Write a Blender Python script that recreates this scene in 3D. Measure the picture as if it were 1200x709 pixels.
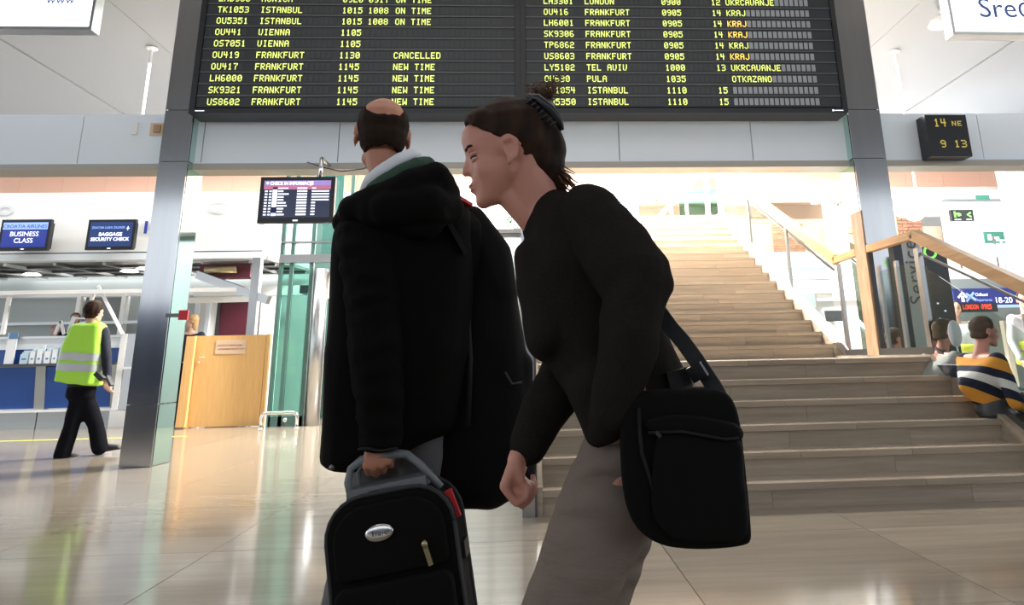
import bpy, bmesh, math, random
from mathutils import Vector, Matrix, noise
random.seed(7)
for o in list(bpy.data.objects): bpy.data.objects.remove(o)
SC = bpy.context.scene
COL = SC.collection
V = Vector

# ---------------------------------------------------------------- camera
F_, CX, CY, PI_, RO, YA, HC = 795., 660.9, 219., .249, .021, .057, .961
_c, _s = math.cos(YA), math.sin(YA)
_R = V((_c, -_s, 0)); _Fh = V((_s, _c, 0)); _Z = V((0, 0, 1))
_F = math.cos(PI_)*_Fh + math.sin(PI_)*_Z
_U = -math.sin(PI_)*_Fh + math.cos(PI_)*_Z
_R2 = math.cos(RO)*_R - math.sin(RO)*_U
_U2 = math.sin(RO)*_R + math.cos(RO)*_U
CAM = V((0, 0, HC))
cd = bpy.data.cameras.new('camera'); cam = bpy.data.objects.new('camera', cd); COL.objects.link(cam)
cam.matrix_world = Matrix(((_R2.x, _U2.x, -_F.x, 0), (_R2.y, _U2.y, -_F.y, 0), (_R2.z, _U2.z, -_F.z, HC), (0, 0, 0, 1)))
cd.sensor_width = 36; cd.lens = F_/1200*36
cd.shift_x = -(CX-600)/1200; cd.shift_y = -(354.5-CY)/1200
cd.clip_start = .05; cd.clip_end = 200
SC.camera = cam

# ---------------------------------------------------------------- world, lights, exposure
W = bpy.data.worlds.new('world'); SC.world = W; W.use_nodes = True
bg = W.node_tree.nodes['Background']; bg.inputs[0].default_value = (.86, .93, 1, 1); bg.inputs[1].default_value = 1.25
SC.view_settings.view_transform = 'Standard'; SC.view_settings.look = 'None'
SC.view_settings.exposure = 0.38; SC.view_settings.gamma = 1; SC.view_settings.use_curve_mapping = False
def area(name, loc, sx, sy, power, col=(1, 1, 1), rot=(0, 0, 0)):
    l = bpy.data.lights.new(name, 'AREA'); l.shape = 'RECTANGLE'; l.size = sx; l.size_y = sy; l.energy = power; l.color = col
    o = bpy.data.objects.new(name, l); o.location = loc; o.rotation_euler = rot; COL.objects.link(o); return o
area('hall_light', (-7, 13.6, 6.3), 9, 7, 950, (1, 1, 1))
area('hall_light', (2.2, 11.6, 6.3), 4, 3, 2300, (1, .97, .92))  # unseen lamp added to light the upper risers
area('hall_light', (9.5, 13, 6.3), 5, 8, 560, (1, 1, 1))
area('front_fill', (0, -8.6, 4.8), 30, 3.2, 3400, (.90, .96, 1), (math.pi/2, 0, math.pi))  # unseen fill lamp behind the camera, added for the fascia
area('hall_light', (3, 16.6, 6.3), 9, 3, 850, (1, .98, .95))
area('stair_fill', (1.4, 10.6, 6.4), 3, 1.5, 2800, (1, .98, .96), (math.radians(48), 0, 0))  # tilted area lamp, unseen, added to whiten the top steps
area('desk_light', (-7.5, 15.0, 2.9), 7, 2, 45, (1, .97, .92))
area('gallery_light', (6, 18.2, 4.7), 7, 1.2, 110, (1, .9, .8))
area('entrance_light', (0, 3, 6.3), 8, 5, 90, (1, .97, .94))

# ---------------------------------------------------------------- tools
def at(x, y, Y):                       # the point at depth Y that the photograph shows at pixel (x, y)
    d = _F + _R2*((x-CX)/F_) - _U2*((y-CY)/F_)
    return CAM + d*(Y/d.y)
MATS = {}
def mat(name, col, rough=.5, metal=0., spec=.5, emit=None, estr=1., bump=None, noise_col=None, scale=5., stretch=(1, 1, 1), coat=0, dist=.01):
    if name in MATS: return MATS[name]
    m = bpy.data.materials.new(name); m.use_nodes = True; nt = m.node_tree; b = nt.nodes['Principled BSDF']
    b.inputs['Base Color'].default_value = (*col, 1); b.inputs['Roughness'].default_value = rough
    b.inputs['Metallic'].default_value = metal; b.inputs['Specular IOR Level'].default_value = spec
    if coat: b.inputs['Coat Weight'].default_value = coat; b.inputs['Coat Roughness'].default_value = .05
    if emit: b.inputs['Emission Color'].default_value = (*emit, 1); b.inputs['Emission Strength'].default_value = estr
    tc = nt.nodes.new('ShaderNodeTexCoord'); mp = nt.nodes.new('ShaderNodeMapping'); mp.inputs['Scale'].default_value = stretch
    nt.links.new(tc.outputs['Object'], mp.inputs['Vector'])
    n = nt.nodes.new('ShaderNodeTexNoise'); n.inputs['Scale'].default_value = scale; n.inputs['Detail'].default_value = 6
    nt.links.new(mp.outputs[0], n.inputs['Vector'])
    if noise_col:
        r = nt.nodes.new('ShaderNodeValToRGB'); r.color_ramp.elements[0].position = .35; r.color_ramp.elements[1].position = .65
        r.color_ramp.elements[0].color = (*noise_col, 1); r.color_ramp.elements[1].color = (*col, 1)
        nt.links.new(n.outputs['Fac'], r.inputs[0]); nt.links.new(r.outputs[0], b.inputs['Base Color'])
    if bump:
        bp = nt.nodes.new('ShaderNodeBump'); bp.inputs['Strength'].default_value = bump; bp.inputs['Distance'].default_value = dist
        nt.links.new(n.outputs['Fac'], bp.inputs['Height']); nt.links.new(bp.outputs[0], b.inputs['Normal'])
    MATS[name] = m; return m
def glass(name, tint, refl=.5, rough=.02):
    m = bpy.data.materials.new(name); m.use_nodes = True; nt = m.node_tree; nt.nodes.clear()
    out = nt.nodes.new('ShaderNodeOutputMaterial'); mx = nt.nodes.new('ShaderNodeMixShader'); t = nt.nodes.new('ShaderNodeBsdfTransparent')
    g = nt.nodes.new('ShaderNodeBsdfGlossy'); lw = nt.nodes.new('ShaderNodeLayerWeight'); pw = nt.nodes.new('ShaderNodeMath'); pw.operation = 'POWER'; pw.inputs[1].default_value = 4.; fr = nt.nodes.new('ShaderNodeMath'); fr.operation = 'MULTIPLY_ADD'; fr.inputs[1].default_value = .5; fr.inputs[2].default_value = .05*refl
    nt.links.new(lw.outputs['Facing'], pw.inputs[0]); nt.links.new(pw.outputs[0], fr.inputs[0])
    t.inputs[0].default_value = (*tint, 1); g.inputs['Roughness'].default_value = rough
    nt.links.new(fr.outputs[0], mx.inputs[0]); nt.links.new(t.outputs[0], mx.inputs[1]); nt.links.new(g.outputs[0], mx.inputs[2]); nt.links.new(mx.outputs[0], out.inputs[0])
    MATS[name] = m; return m
def stone(name, c1, c2, rough, stretch, scale=3.):
    """travertine: fine veins running along one axis, polished"""
    m = bpy.data.materials.new(name); m.use_nodes = True; nt = m.node_tree; b = nt.nodes['Principled BSDF']; N = nt.nodes.new; L = nt.links.new
    tc = N('ShaderNodeTexCoord'); mp = N('ShaderNodeMapping'); mp.inputs['Scale'].default_value = stretch
    oi = N('ShaderNodeObjectInfo'); ad = N('ShaderNodeVectorMath'); ad.operation = 'ADD'
    sc = N('ShaderNodeVectorMath'); sc.operation = 'SCALE'; sc.inputs[0].default_value = (37, 21, 55)
    L(oi.outputs['Random'], sc.inputs['Scale']); L(tc.outputs['Object'], mp.inputs[0]); L(mp.outputs[0], ad.inputs[0]); L(sc.outputs[0], ad.inputs[1])
    n = N('ShaderNodeTexNoise'); n.inputs['Scale'].default_value = scale; n.inputs['Detail'].default_value = 8; n.inputs['Roughness'].default_value = .65
    L(ad.outputs[0], n.inputs['Vector'])
    r = N('ShaderNodeValToRGB'); r.color_ramp.elements[0].position = .3; r.color_ramp.elements[1].position = .7
    r.color_ramp.elements[0].color = (*c2, 1); r.color_ramp.elements[1].color = (*c1, 1); L(n.outputs['Fac'], r.inputs[0])
    hs = N('ShaderNodeHueSaturation'); mr = N('ShaderNodeMapRange'); mr.inputs['To Min'].default_value = .9; mr.inputs['To Max'].default_value = 1.08
    L(oi.outputs['Random'], mr.inputs[0]); L(mr.outputs[0], hs.inputs['Value']); L(r.outputs[0], hs.inputs['Color']); L(hs.outputs[0], b.inputs['Base Color'])
    b.inputs['Roughness'].default_value = rough; b.inputs['Specular IOR Level'].default_value = .38
    MATS[name] = m; return m

class MB:
    def __init__(s): s.bm = bmesh.new()
    def box(s, x0, x1, y0, y1, z0, z1, M=None):
        vs = [s.bm.verts.new(V((x, y, z)) if M is None else M @ V((x, y, z))) for x in (x0, x1) for y in (y0, y1) for z in (z0, z1)]
        for f in ((0, 1, 3, 2), (4, 6, 7, 5), (0, 4, 5, 1), (2, 3, 7, 6), (0, 2, 6, 4), (1, 5, 7, 3)): s.bm.faces.new([vs[i] for i in f])
        return s
    def bar(s, p, q, w, h, up=(0, 0, 1)):         # beam of section w (sideways) x h (along up) from p to q
        p, q = V(p), V(q); d = (q-p).normalized(); u = V(up); sd = d.cross(u)
        if sd.length < 1e-4: sd = d.cross(V((0, 1, 0)))
        sd.normalize(); u = sd.cross(d)
        vs = [s.bm.verts.new(a + sd*(i*w/2) + u*(j*h/2)) for a in (p, q) for i in (-1, 1) for j in (-1, 1)]
        for f in ((0, 1, 3, 2), (4, 6, 7, 5), (0, 4, 5, 1), (2, 3, 7, 6), (0, 2, 6, 4), (1, 5, 7, 3)): s.bm.faces.new([vs[i] for i in f])
        return s
    def tube(s, pts, r, n=12, closed=False):
        pts = [V(p) for p in pts]; rs = r if isinstance(r, (list, tuple)) else [r]*len(pts); rings = []; u = None
        for i, p in enumerate(pts):
            d = (pts[min(i+1, len(pts)-1)]-pts[max(i-1, 0)]).normalized()
            if u is None: u = d.cross(V((0, 0, 1))); u = u if u.length > .1 else d.cross(V((0, 1, 0)))
            u = (u-d*u.dot(d)).normalized(); w = d.cross(u)
            rings.append([s.bm.verts.new(p+(u*math.cos(2*math.pi*k/n)+w*math.sin(2*math.pi*k/n))*rs[i]) for k in range(n)])
        for a, b in zip(rings, rings[1:]):
            for k in range(n): s.bm.faces.new((a[k], a[(k+1) % n], b[(k+1) % n], b[k]))
        s.bm.faces.new(rings[0][::-1]); s.bm.faces.new(rings[-1]); return s
    def prism(s, poly, ext):                     # poly: list of 3-D points, ext: extrusion vector
        a = [s.bm.verts.new(V(p)) for p in poly]; b = [s.bm.verts.new(V(p)+V(ext)) for p in poly]; n = len(a)
        s.bm.faces.new(a[::-1]); s.bm.faces.new(b)
        for i in range(n): s.bm.faces.new((a[i], a[(i+1) % n], b[(i+1) % n], b[i]))
        return s
    def ball(s, c, r, n=12, rot=None):
        r = (r, r, r) if isinstance(r, (int, float)) else r
        M = Matrix.Translation(V(c)) @ (rot.to_4x4() if rot else Matrix()) @ Matrix.Diagonal((*r, 1))
        bmesh.ops.create_uvsphere(s.bm, u_segments=n*2, v_segments=n, radius=1, matrix=M); return s
    def quad(s, *p): s.bm.faces.new([s.bm.verts.new(V(q)) for q in p]); return s
    def mesh(s, name, m, smooth=False, bevel=0):
        if bevel: bmesh.ops.bevel(s.bm, geom=[e for e in s.bm.edges if e.is_manifold and e.calc_face_angle(0) > .5], offset=bevel, segments=2, profile=.6, affect='EDGES')
        bmesh.ops.recalc_face_normals(s.bm, faces=s.bm.faces)
        me = bpy.data.meshes.new(name); s.bm.to_mesh(me); s.bm.free()
        if smooth: me.polygons.foreach_set('use_smooth', [True]*len(me.polygons))
        me.materials.append(MATS[m] if isinstance(m, str) else m); return me
    def build(s, name, m, parent=None, smooth=False, bevel=0):
        return link(name, s.mesh(name, m, smooth, bevel), parent)
def link(name, me, parent=None):
    o = bpy.data.objects.new(name, me); COL.objects.link(o)
    if parent is not None: o.parent = parent; o.matrix_parent_inverse = parent.matrix_basis.inverted()
    return o
def tag(o, label=None, cat=None, group=None, kind=None):
    for k, v in (('label', label), ('category', cat), ('group', group), ('kind', kind)):
        if v: o[k] = v
    return o
def thing(name, label, cat, loc=(0, 0, 0), group=None):
    o = bpy.data.objects.new(name, None); COL.objects.link(o); o.location = loc; o.empty_display_size = .1
    return tag(o, label, cat, group)
def struct(o): o['kind'] = 'structure'; return o
def sempty(name):
    o = bpy.data.objects.new(name, None); COL.objects.link(o); return struct(o)
def piece(name, me, parent, loc):                # a copy that shares its mesh, placed at world loc
    o = link(name, me, parent); o.location = V(loc); o.matrix_parent_inverse = parent.matrix_basis.inverted(); return o
def text(name, s, m, parent, loc, size, rot=(math.pi/2, 0, 0), ext=.001, align='LEFT', spacing=1., bold=0., shear=0., sx=1.):
    c = bpy.data.curves.new(name, 'FONT'); c.body = s; c.size = size; c.extrude = ext; c.align_x = align; c.space_character = spacing; c.resolution_u = 3; c.offset = bold; c.shear = shear
    t = bpy.data.objects.new('t', c); COL.objects.link(t)
    me = bpy.data.meshes.new_from_object(t.evaluated_get(bpy.context.evaluated_depsgraph_get())); bpy.data.objects.remove(t)
    from mathutils import Euler
    me.transform(Matrix.Translation(V(loc)) @ Euler(rot).to_matrix().to_4x4() @ Matrix.Diagonal((sx, 1, 1, 1)))
    me.materials.clear(); me.materials.append(MATS[m]); o = link(name, me, parent); o['kind'] = 'stuff'; return o

# blobs: hulls of ellipsoids fused into one continuous skin
def _pts(c, r, rot=None):
    r = (r, r, r) if isinstance(r, (int, float)) else r; out = []
    for i in range(9):
        th = math.pi*i/8; k = 1 if i in (0, 8) else 14
        for j in range(k):
            ph = 2*math.pi*j/k; p = V((math.sin(th)*math.cos(ph)*r[0], math.sin(th)*math.sin(ph)*r[1], math.cos(th)*r[2]))
            if rot: p = rot @ p
            out.append(V(c)+p)
    return out
def blob(name, prims, m, parent, voxel=.01, smooth=3, wr=0., wscale=8., wst=(1, 1, 1), cut=None):
    bm = bmesh.new()
    for pr in prims:                              # each prim: list of (centre, radii[, rot]); its convex hull joins the union
        vs = [bm.verts.new(p) for e in pr for p in _pts(*e)]
        r = bmesh.ops.convex_hull(bm, input=vs)
        junk = list({g for g in r['geom_interior']+r['geom_unused'] if isinstance(g, bmesh.types.BMVert)})
        bmesh.ops.delete(bm, geom=junk, context='VERTS')
    me = bpy.data.meshes.new(name); bm.to_mesh(me); bm.free()
    t = bpy.data.objects.new('t', me); COL.objects.link(t)
    md = t.modifiers.new('r', 'REMESH'); md.mode = 'VOXEL'; md.voxel_size = voxel; md.use_smooth_shade = True
    if smooth: sm = t.modifiers.new('s', 'SMOOTH'); sm.factor = .5; sm.iterations = smooth
    dg = bpy.context.evaluated_depsgraph_get(); me2 = bpy.data.meshes.new_from_object(t.evaluated_get(dg)); bpy.data.objects.remove(t)
    me2.name = name
    if wr:
        for v in me2.vertices:
            q = V((v.co.x*wst[0], v.co.y*wst[1], v.co.z*wst[2]))*wscale
            v.co += v.normal*(wr*(noise.noise(q)+.5*noise.noise(q*2.1)))
    if cut:
        b2 = bmesh.new(); b2.from_mesh(me2); bmesh.ops.delete(b2, geom=[v for v in b2.verts if cut(v.co)], context='VERTS')
        bv = [v for v in b2.verts if v.is_boundary]; b2.normal_update()
        for it in range(6):                        # even out the cut edge
            nc = [(v, sum((e.other_vert(v).co for e in v.link_edges if e.is_boundary), V())/max(1, sum(e.is_boundary for e in v.link_edges))) for v in bv]
            for v, c_ in nc: v.co = v.co.lerp(c_, .5)
        for v in bv: v.co -= v.normal*.0035
        b2.to_mesh(me2); b2.free()
    me2.polygons.foreach_set('use_smooth', [True]*len(me2.polygons))
    me2.materials.clear(); me2.materials.append(MATS[m]); return link(name, me2, parent)

# ---------------------------------------------------------------- materials
stone('floor_stone', (.31, .262, .205), (.225, .185, .14), .12, (.35, 4, 1), 2.2)
stone('step_stone', (.43, .355, .275), (.30, .24, .18), .16, (.5, 3, 9), 2.5)
mat('joint', (.20, .18, .15), .7)
mat('ceiling', (.36, .365, .375), .5); mat('ceiling_dark', (.2, .2, .2), .6)
mat('panel_white', (.84, .90, .96), .35); mat('white', (.88, .88, .87), .4); mat('wall_white', (.86, .85, .83), .7)
mat('pink', (.80, .47, .34), .5); mat('beam_grey', (.42, .39, .34), .4, .3)
mat('steel', (.55, .55, .56), .12, 1., scale=3, noise_col=(.47, .47, .48), stretch=(1, 1, .1))
mat('steel_brushed', (.52, .52, .52), .3, 1., bump=.05, scale=60, stretch=(1, 1, .05))
mat('chrome', (.8, .8, .8), .08, 1.); mat('dark_steel', (.16, .16, .16), .3, .8)
mat('black_plastic', (.012, .012, .014), .35); mat('board_black', (.022, .023, .026), .4); mat('board_row', (.036, .038, .042), .45)
mat('board_lip', (.14, .14, .15), .4); mat('cell_dark', (.05, .056, .058), .5); mat('cell_sheen', (.40, .42, .44), .35)
mat('flip_yellow', (.8, .9, .25), .5, emit=(.80, .92, .22), estr=.75); mat('flip_orange', (.95, .7, .15), .5, emit=(1, .66, .12), estr=.85)
mat('screen_blue', (.01, .02, .12), .2, emit=(.01, .022, .19), estr=1.); mat('screen_dark', (.01, .012, .03), .2, emit=(.012, .016, .04), estr=1.)
mat('screen_pale', (.2, .3, .6), .3, emit=(.22, .34, .72), estr=.9); mat('screen_head', (.2, .1, .3), .3, emit=(.28, .22, .50), estr=.9)
mat('screen_rose', (.3, .1, .2), .3, emit=(.36, .13, .20), estr=.9); mat('screen_white', (.8, .8, .9), .3, emit=(.85, .88, 1), estr=1.)
mat('navy', (.01, .02, .13), .4); mat('navy_screen', (.01, .02, .08), .3, emit=(.012, .03, .10), estr=1.); mat('screen_mid', (.05, .1, .3), .3, emit=(.03, .07, .25), estr=1.)
mat('sign_white', (.9, .9, .9), .4, emit=(1, 1, 1), estr=1.05); mat('sign_blue', (.03, .06, .35), .4); mat('logo_blue', (.12, .2, .5), .4); mat('faint_grey', (.74, .76, .78), .5)
mat('desk_blue', (.012, .07, .30), .35); mat('oak', (.82, .49, .19), .4, scale=6, noise_col=(.75, .43, .155), stretch=(6, 6, .4))
mat('handrail_wood', (.62, .36, .17), .35, scale=8, noise_col=(.50, .28, .12), stretch=(.6, .3, 4))
mat('pillar_wood', (.50, .33, .20), .4, scale=7, noise_col=(.36, .22, .13), stretch=(2, 2, .5))
mat('burgundy', (.11, .015, .03), .5); mat('plaque', (.75, .55, .38), .5); mat('print_red', (.45, .12, .08), .6)
mat('canopy', (.20, .20, .20), .3, .5, noise_col=(.13, .13, .12), scale=2); mat('paper', (.85, .87, .9), .6); mat('paper_blue', (.10, .25, .45), .6)
mat('paper_pale', (.55, .70, .78), .6); mat('yellow_line', (.75, .72, .10), .5)
mat('skin', (.58, .265, .195), .5, spec=.4, bump=.08, scale=40, dist=.002); mat('skin_pale', (.58, .33, .25), .5)
mat('skin_man', (.52, .225, .14), .48, spec=.4)
mat('hair_dark', (.042, .020, .011), .6, spec=.12, noise_col=(.014, .007, .004), scale=30, stretch=(1, 1, .3), bump=.5, dist=.004)
mat('hair_short', (.026, .015, .010), .8, spec=.1, bump=.6, scale=220, dist=.003)
mat('hair_brown', (.10, .045, .02), .6, bump=.5, scale=60); mat('hair_blond', (.42, .25, .11), .6, bump=.5, scale=60); mat('hair_grey', (.10, .075, .055), .7, spec=.1)
mat('coat', (.0055, .0046, .0042), .9, spec=.08, bump=.35, scale=25, dist=.006); mat('coat_trim', (.012, .010, .009), .7, spec=.3)
mat('sweater', (.021, .018, .0155), .95, spec=.05, bump=.5, scale=260, noise_col=(.015, .013, .0115), dist=.003)
mat('trousers_taupe', (.20, .155, .13), .9, spec=.1, bump=.5, scale=7, dist=.03, stretch=(.8, 1, 2.2)); mat('trousers_grey', (.14, .135, .14), .9); mat('trousers_black', (.005, .005, .008), .9, spec=.1)
mat('shoe', (.012, .011, .011), .5); mat('shirt_white', (.78, .80, .83), .8); mat('scarf', (.030, .068, .045), .9, bump=.5, scale=60)
mat('bag_black', (.0050, .0045, .004), .85, spec=.12, bump=.3, scale=200, dist=.001); mat('bag_trim', (.012, .011, .011), .6, spec=.2); mat('webbing', (.030, .031, .034), .8, bump=.4, scale=150, dist=.001)
mat('grey_rubber', (.17, .18, .19), .5); mat('red', (.55, .02, .03), .5); mat('silver', (.75, .74, .73), .25, 1.); mat('brass', (.45, .38, .22), .35, 1.)
mat('vest', (.42, .80, .06), .6, bump=.3, scale=6, dist=.01); mat('vest_yellow', (.85, .85, .1), .6)
mat('reflective', (.45, .47, .47), .4, .3); mat('sleeve_navy', (.008, .010, .022), .85)
mat('eye_white', (.75, .72, .7), .2); mat('iris', (.03, .02, .015), .15); mat('lip', (.42, .17, .13), .5); mat('brow', (.05, .028, .02), .8)
mat('grey_shirt', (.33, .35, .32), .9); mat('seat_blue', (.02, .035, .07), .45); mat('brick', (.30, .15, .085), .8, noise_col=(.22, .10, .06), scale=9)
mat('totem_dark', (.045, .05, .055), .35); mat('totem_grey', (.36, .38, .38), .3, .5); mat('letter_grey', (.10, .11, .115), .5); mat('green_sign', (.15, .75, .08), .4, emit=(.25, .9, .12), estr=.9)
mat('exit_green', (.03, .15, .10), .5); mat('led_red', (.8, .05, .03), .4, emit=(.95, .09, .04), estr=1.); mat('amber', (.5, .4, .1), .4, emit=(.40, .32, .06), estr=.6)
mat('banner_blue', (.02, .03, .20), .4); mat('wall_greygreen', (.22, .25, .24), .6); mat('beige', (.42, .32, .24), .7); mat('lamp_glow', (.95, .93, .88), .4, emit=(1, .95, .88), estr=1.6)
mat('poster', (.75, .62, .50), .6); mat('green_steel', (.09, .17, .15), .3, .3); mat('partition_grey', (.38, .42, .42), .4); mat('plant', (.05, .22, .06), .6)
mat('facade_dark', (.035, .05, .085), .5); mat('window_blue', (.25, .36, .48), .2)
glass('glass_clear', (.93, .97, .96), .25); glass('glass_green', (.48, .70, .63), .35); glass('glass_smoke', (.80, .86, .84), .5); glass('glass_pale', (.80, .92, .90), .3)

# ================================================================= SETTING
fl = struct(MB().box(-17, 17, -9, 19.2, -.3, -.012).build('floor', 'joint'))
tw = 1.2
tm = MB().box(-tw/2+.002, tw/2-.002, -tw/2+.002, tw/2-.002, -.03, 0).mesh('floor_tile', 'floor_stone')
tiles = [(-9.5+i*tw, 1.1+j*tw) for i in range(16) for j in range(12)]
tiles = [t for t in tiles if t[0] > -.85*t[1]-1.6 and t[0] < 1.1*t[1]+1.5]
for t in tiles: piece('floor_tile', tm, fl, (t[0], t[1], 0))
xs = [-9.5+i*tw for i in range(16)]; ys = [1.1+j*tw for j in range(12)]; far = MB()
for i in range(-7, 22):
    for j in range(-9, 15):
        p = (-9.5+i*tw, 1.1+j*tw)
        if p in tiles or any(abs(p[0]-t[0]) < .1 and abs(p[1]-t[1]) < .1 for t in tiles): continue
        if p[0] > 16.4 or p[1] < -8.3: continue
        far.box(p[0]-tw/2+.002, p[0]+tw/2-.002, p[1]-tw/2+.002, p[1]+tw/2-.002, -.03, 0)
o = far.build('floor_tile', 'floor_stone', fl); o['kind'] = 'stuff'
tag(MB().box(-11, -4.9, 10.55, 10.63, .001, .003).build('floor_line', 'yellow_line'), 'thin yellow waiting line on the floor in front of the check-in desks', 'floor marking')

ce = struct(MB().box(-17, 17, -9, 19.2, 6.66, 6.9).build('ceiling', 'ceiling_dark'))
cm = MB().box(-1.30, 1.30, -14.05, 14.05, 0, .05).mesh('ceiling_panel', 'ceiling')
for i in range(-6, 7): piece('ceiling_panel', cm, ce, (-.02+i*2.63+.02, 5.1, 6.6+(0.02 if i % 2 else 0)))
wb = struct(MB().box(-17, 17, 19, 19.2, 0, 6.6).build('wall_back', 'wall_white'))
pm = MB().box(-.572, .572, -.03, 0, -.27, .27).mesh('cladding_panel', 'pink')
for i in range(-13, 14): piece('cladding_panel', pm, wb, (i*1.15+.35, 18.99, 5.95))
MB().box(-16, 16, 18.93, 19, 5.58, 5.66).build('cladding_rail', 'panel_white', wb)
wf = struct(MB().box(-17, 17, -9.2, -9, 0, 3.0).build('wall_front', 'facade_dark'))

# fascia across the hall, and the two steel columns that carry it
FY = 7.62
fa = struct(MB().box(-16, 16, FY+.03, FY+.10, 3.2, 3.80).build('trim_1', 'dark_steel'))
jx = [-9.8, -8.2, -6.62, -5.06, -3.7, -2.17, -.55, 1.10, 2.70, 4.0, 5.55, 7.1, 8.7, 10.3]
for a, b in zip(jx, jx[1:]): MB().box(a+.005, b-.005, FY, FY+.03, 3.205, 3.80).build('fascia_panel', 'panel_white', fa)
MB().box(-16, 16, FY-.02, FY+.25, 3.125, 3.20).build('soffit_beam', 'beam_grey', fa)
MB().box(-16, 16, FY-.015, FY+.0, 3.195, 3.212).build('drip_edge', 'panel_white', fa)
def column(x0, x1, y0, y1, label, segs):
    t = thing('steel_column', label, 'column', ((x0+x1)/2, (y0+y1)/2, 0))
    for a, b in zip(segs, segs[1:]):
        MB().box(x0, x1, y0, y1, a+.004, b-.004).build('cladding_panel', 'steel', t, bevel=.012)
    MB().box(x0+.02, x1-.02, y0+.02, y1-.02, 0, segs[-1]).build('column_core', 'dark_steel', t)
    mat('steel_green_tint', (.50, .68, .63), .04, 1.)
    for sx_ in (x0-.006, x1+.001):                                 # side faces tinted green to imitate the lift's reflection
        for a, b in zip(segs, segs[1:]):
            MB().box(sx_, sx_+.005, y0+.025, y1-.02, a+.01, b-.01).build('tinted_side', 'steel_green_tint', t)
    for yy in (y0+.16,):                                    # vertical joints on the side faces
        MB().box(x0-.004, x1+.004, yy-.004, yy+.004, .01, segs[-1]).build('joint_strip', 'steel_brushed', t)
    return t
column(-4.09, -3.78, 7.48, 7.86, 'tall mirror-polished steel column left of the departure boards', [0, .60, 3.19, 3.80, 6.6])
column(3.86, 4.25, 7.48, 7.86, 'tall polished steel column behind the stair railing at the right', [0, .918, 3.19, 3.80, 6.6])

# ================================================================= DEPARTURE BOARDS
G = {'A': '0E11111F111111', 'B': '1E11111E11111E', 'C': '0E11101010110E', 'D': '1E11111111111E', 'E': '1F10101E10101F', 'F': '1F10101E101010', 'G': '0E11101711110F',
     'H': '1111111F111111', 'I': '0E04040404040E', 'J': '0101010101110E', 'K': '11121418141211', 'L': '1010101010101F', 'M': '111B1515111111', 'N': '11191915131311', 'O': '0E11111111110E',
     'P': '1E11111E101010', 'R': '1E11111E141211', 'S': '0F10100E01011E', 'T': '1F040404040404', 'U': '1111111111110E', 'V': '1111111111120A', 'W': '11111115151B11', 'Y': '11110A04040404',
     'Z': '1F01020408101F', 'X': '11110A040A1111', '0': '0E11131519110E', '1': '040C040404040E', '2': '0E11010E10101F', '3': '1E01010E01011E', '4': '1212121F020202', '5': '1F101E0101111E', '6': '0E10101E11110E',
     '7': '1F010204040404', '8': '0E11110E11110E', '9': '0E11110F01010E', '-': '0000001F000000', ':': '00040000040000'}
def dots(mb, s, x, y, z, cw, ch, adv):           # dot-matrix lettering standing in the XZ plane, baseline z
    for c in s:
        if c in G:
            for r in range(7):
                b = int(G[c][2*r:2*r+2], 16); k = 0
                while k < 5:
                    if b >> (4-k) & 1:
                        e = k
                        while e < 5 and b >> (4-e) & 1: e += 1
                        x0 = x+k*cw/5-.06*cw/5; x1 = x+e*cw/5+.06*cw/5; z1 = z+ch-r*ch/7+.05*ch/7; z0 = z+ch-(r+1)*ch/7-.05*ch/7
                        mb.quad((x0, y, z0), (x1, y, z0), (x1, y, z1), (x0, y, z1)); k = e
                    else: k += 1
        x += adv
    return mb
LEFT = [('LH5900', 'MUNICH', '0920', '0917', 'ON TIME'), ('TK1053', 'ISTANBUL', '1015', '1008', 'ON TIME'), ('OU5351', 'ISTANBUL', '1015', '1008', 'ON TIME'), ('OU441', 'VIENNA', '1105', '', ''), ('OS7051', 'VIENNA', '1105', '', ''),
        ('OU419', 'FRANKFURT', '1130', '', 'CANCELLED'), ('OU417', 'FRANKFURT', '1145', '', 'NEW TIME'), ('LH6000', 'FRANKFURT', '1145', '', 'NEW TIME'), ('SK9321', 'FRANKFURT', '1145', '', 'NEW TIME'), ('US8602', 'FRANKFURT', '1145', '', 'NEW TIME')]
RIGHT = [('LH3301', 'LONDON', '0900', '12', 'UKRCAVANJE'), ('OU416', 'FRANKFURT', '0905', '14', 'KRAJ'), ('LH6001', 'FRANKFURT', '0905', '14', 'KRAJ'), ('SK9306', 'FRANKFURT', '0905', '14', 'KRAJ'), ('TP6862', 'FRANKFURT', '0905', '14', 'KRAJ'),
         ('US8603', 'FRANKFURT', '0905', '14', 'KRAJ'), ('LY5182', 'TEL AVIV', '1000', '13', 'UKRCAVANJE'), ('OU630', 'PULA', '1035', '', 'OTKAZANO'), ('TK1054', 'ISTANBUL', '1110', '15', ''), ('OU5350', 'ISTANBUL', '1110', '15', '')]
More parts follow.
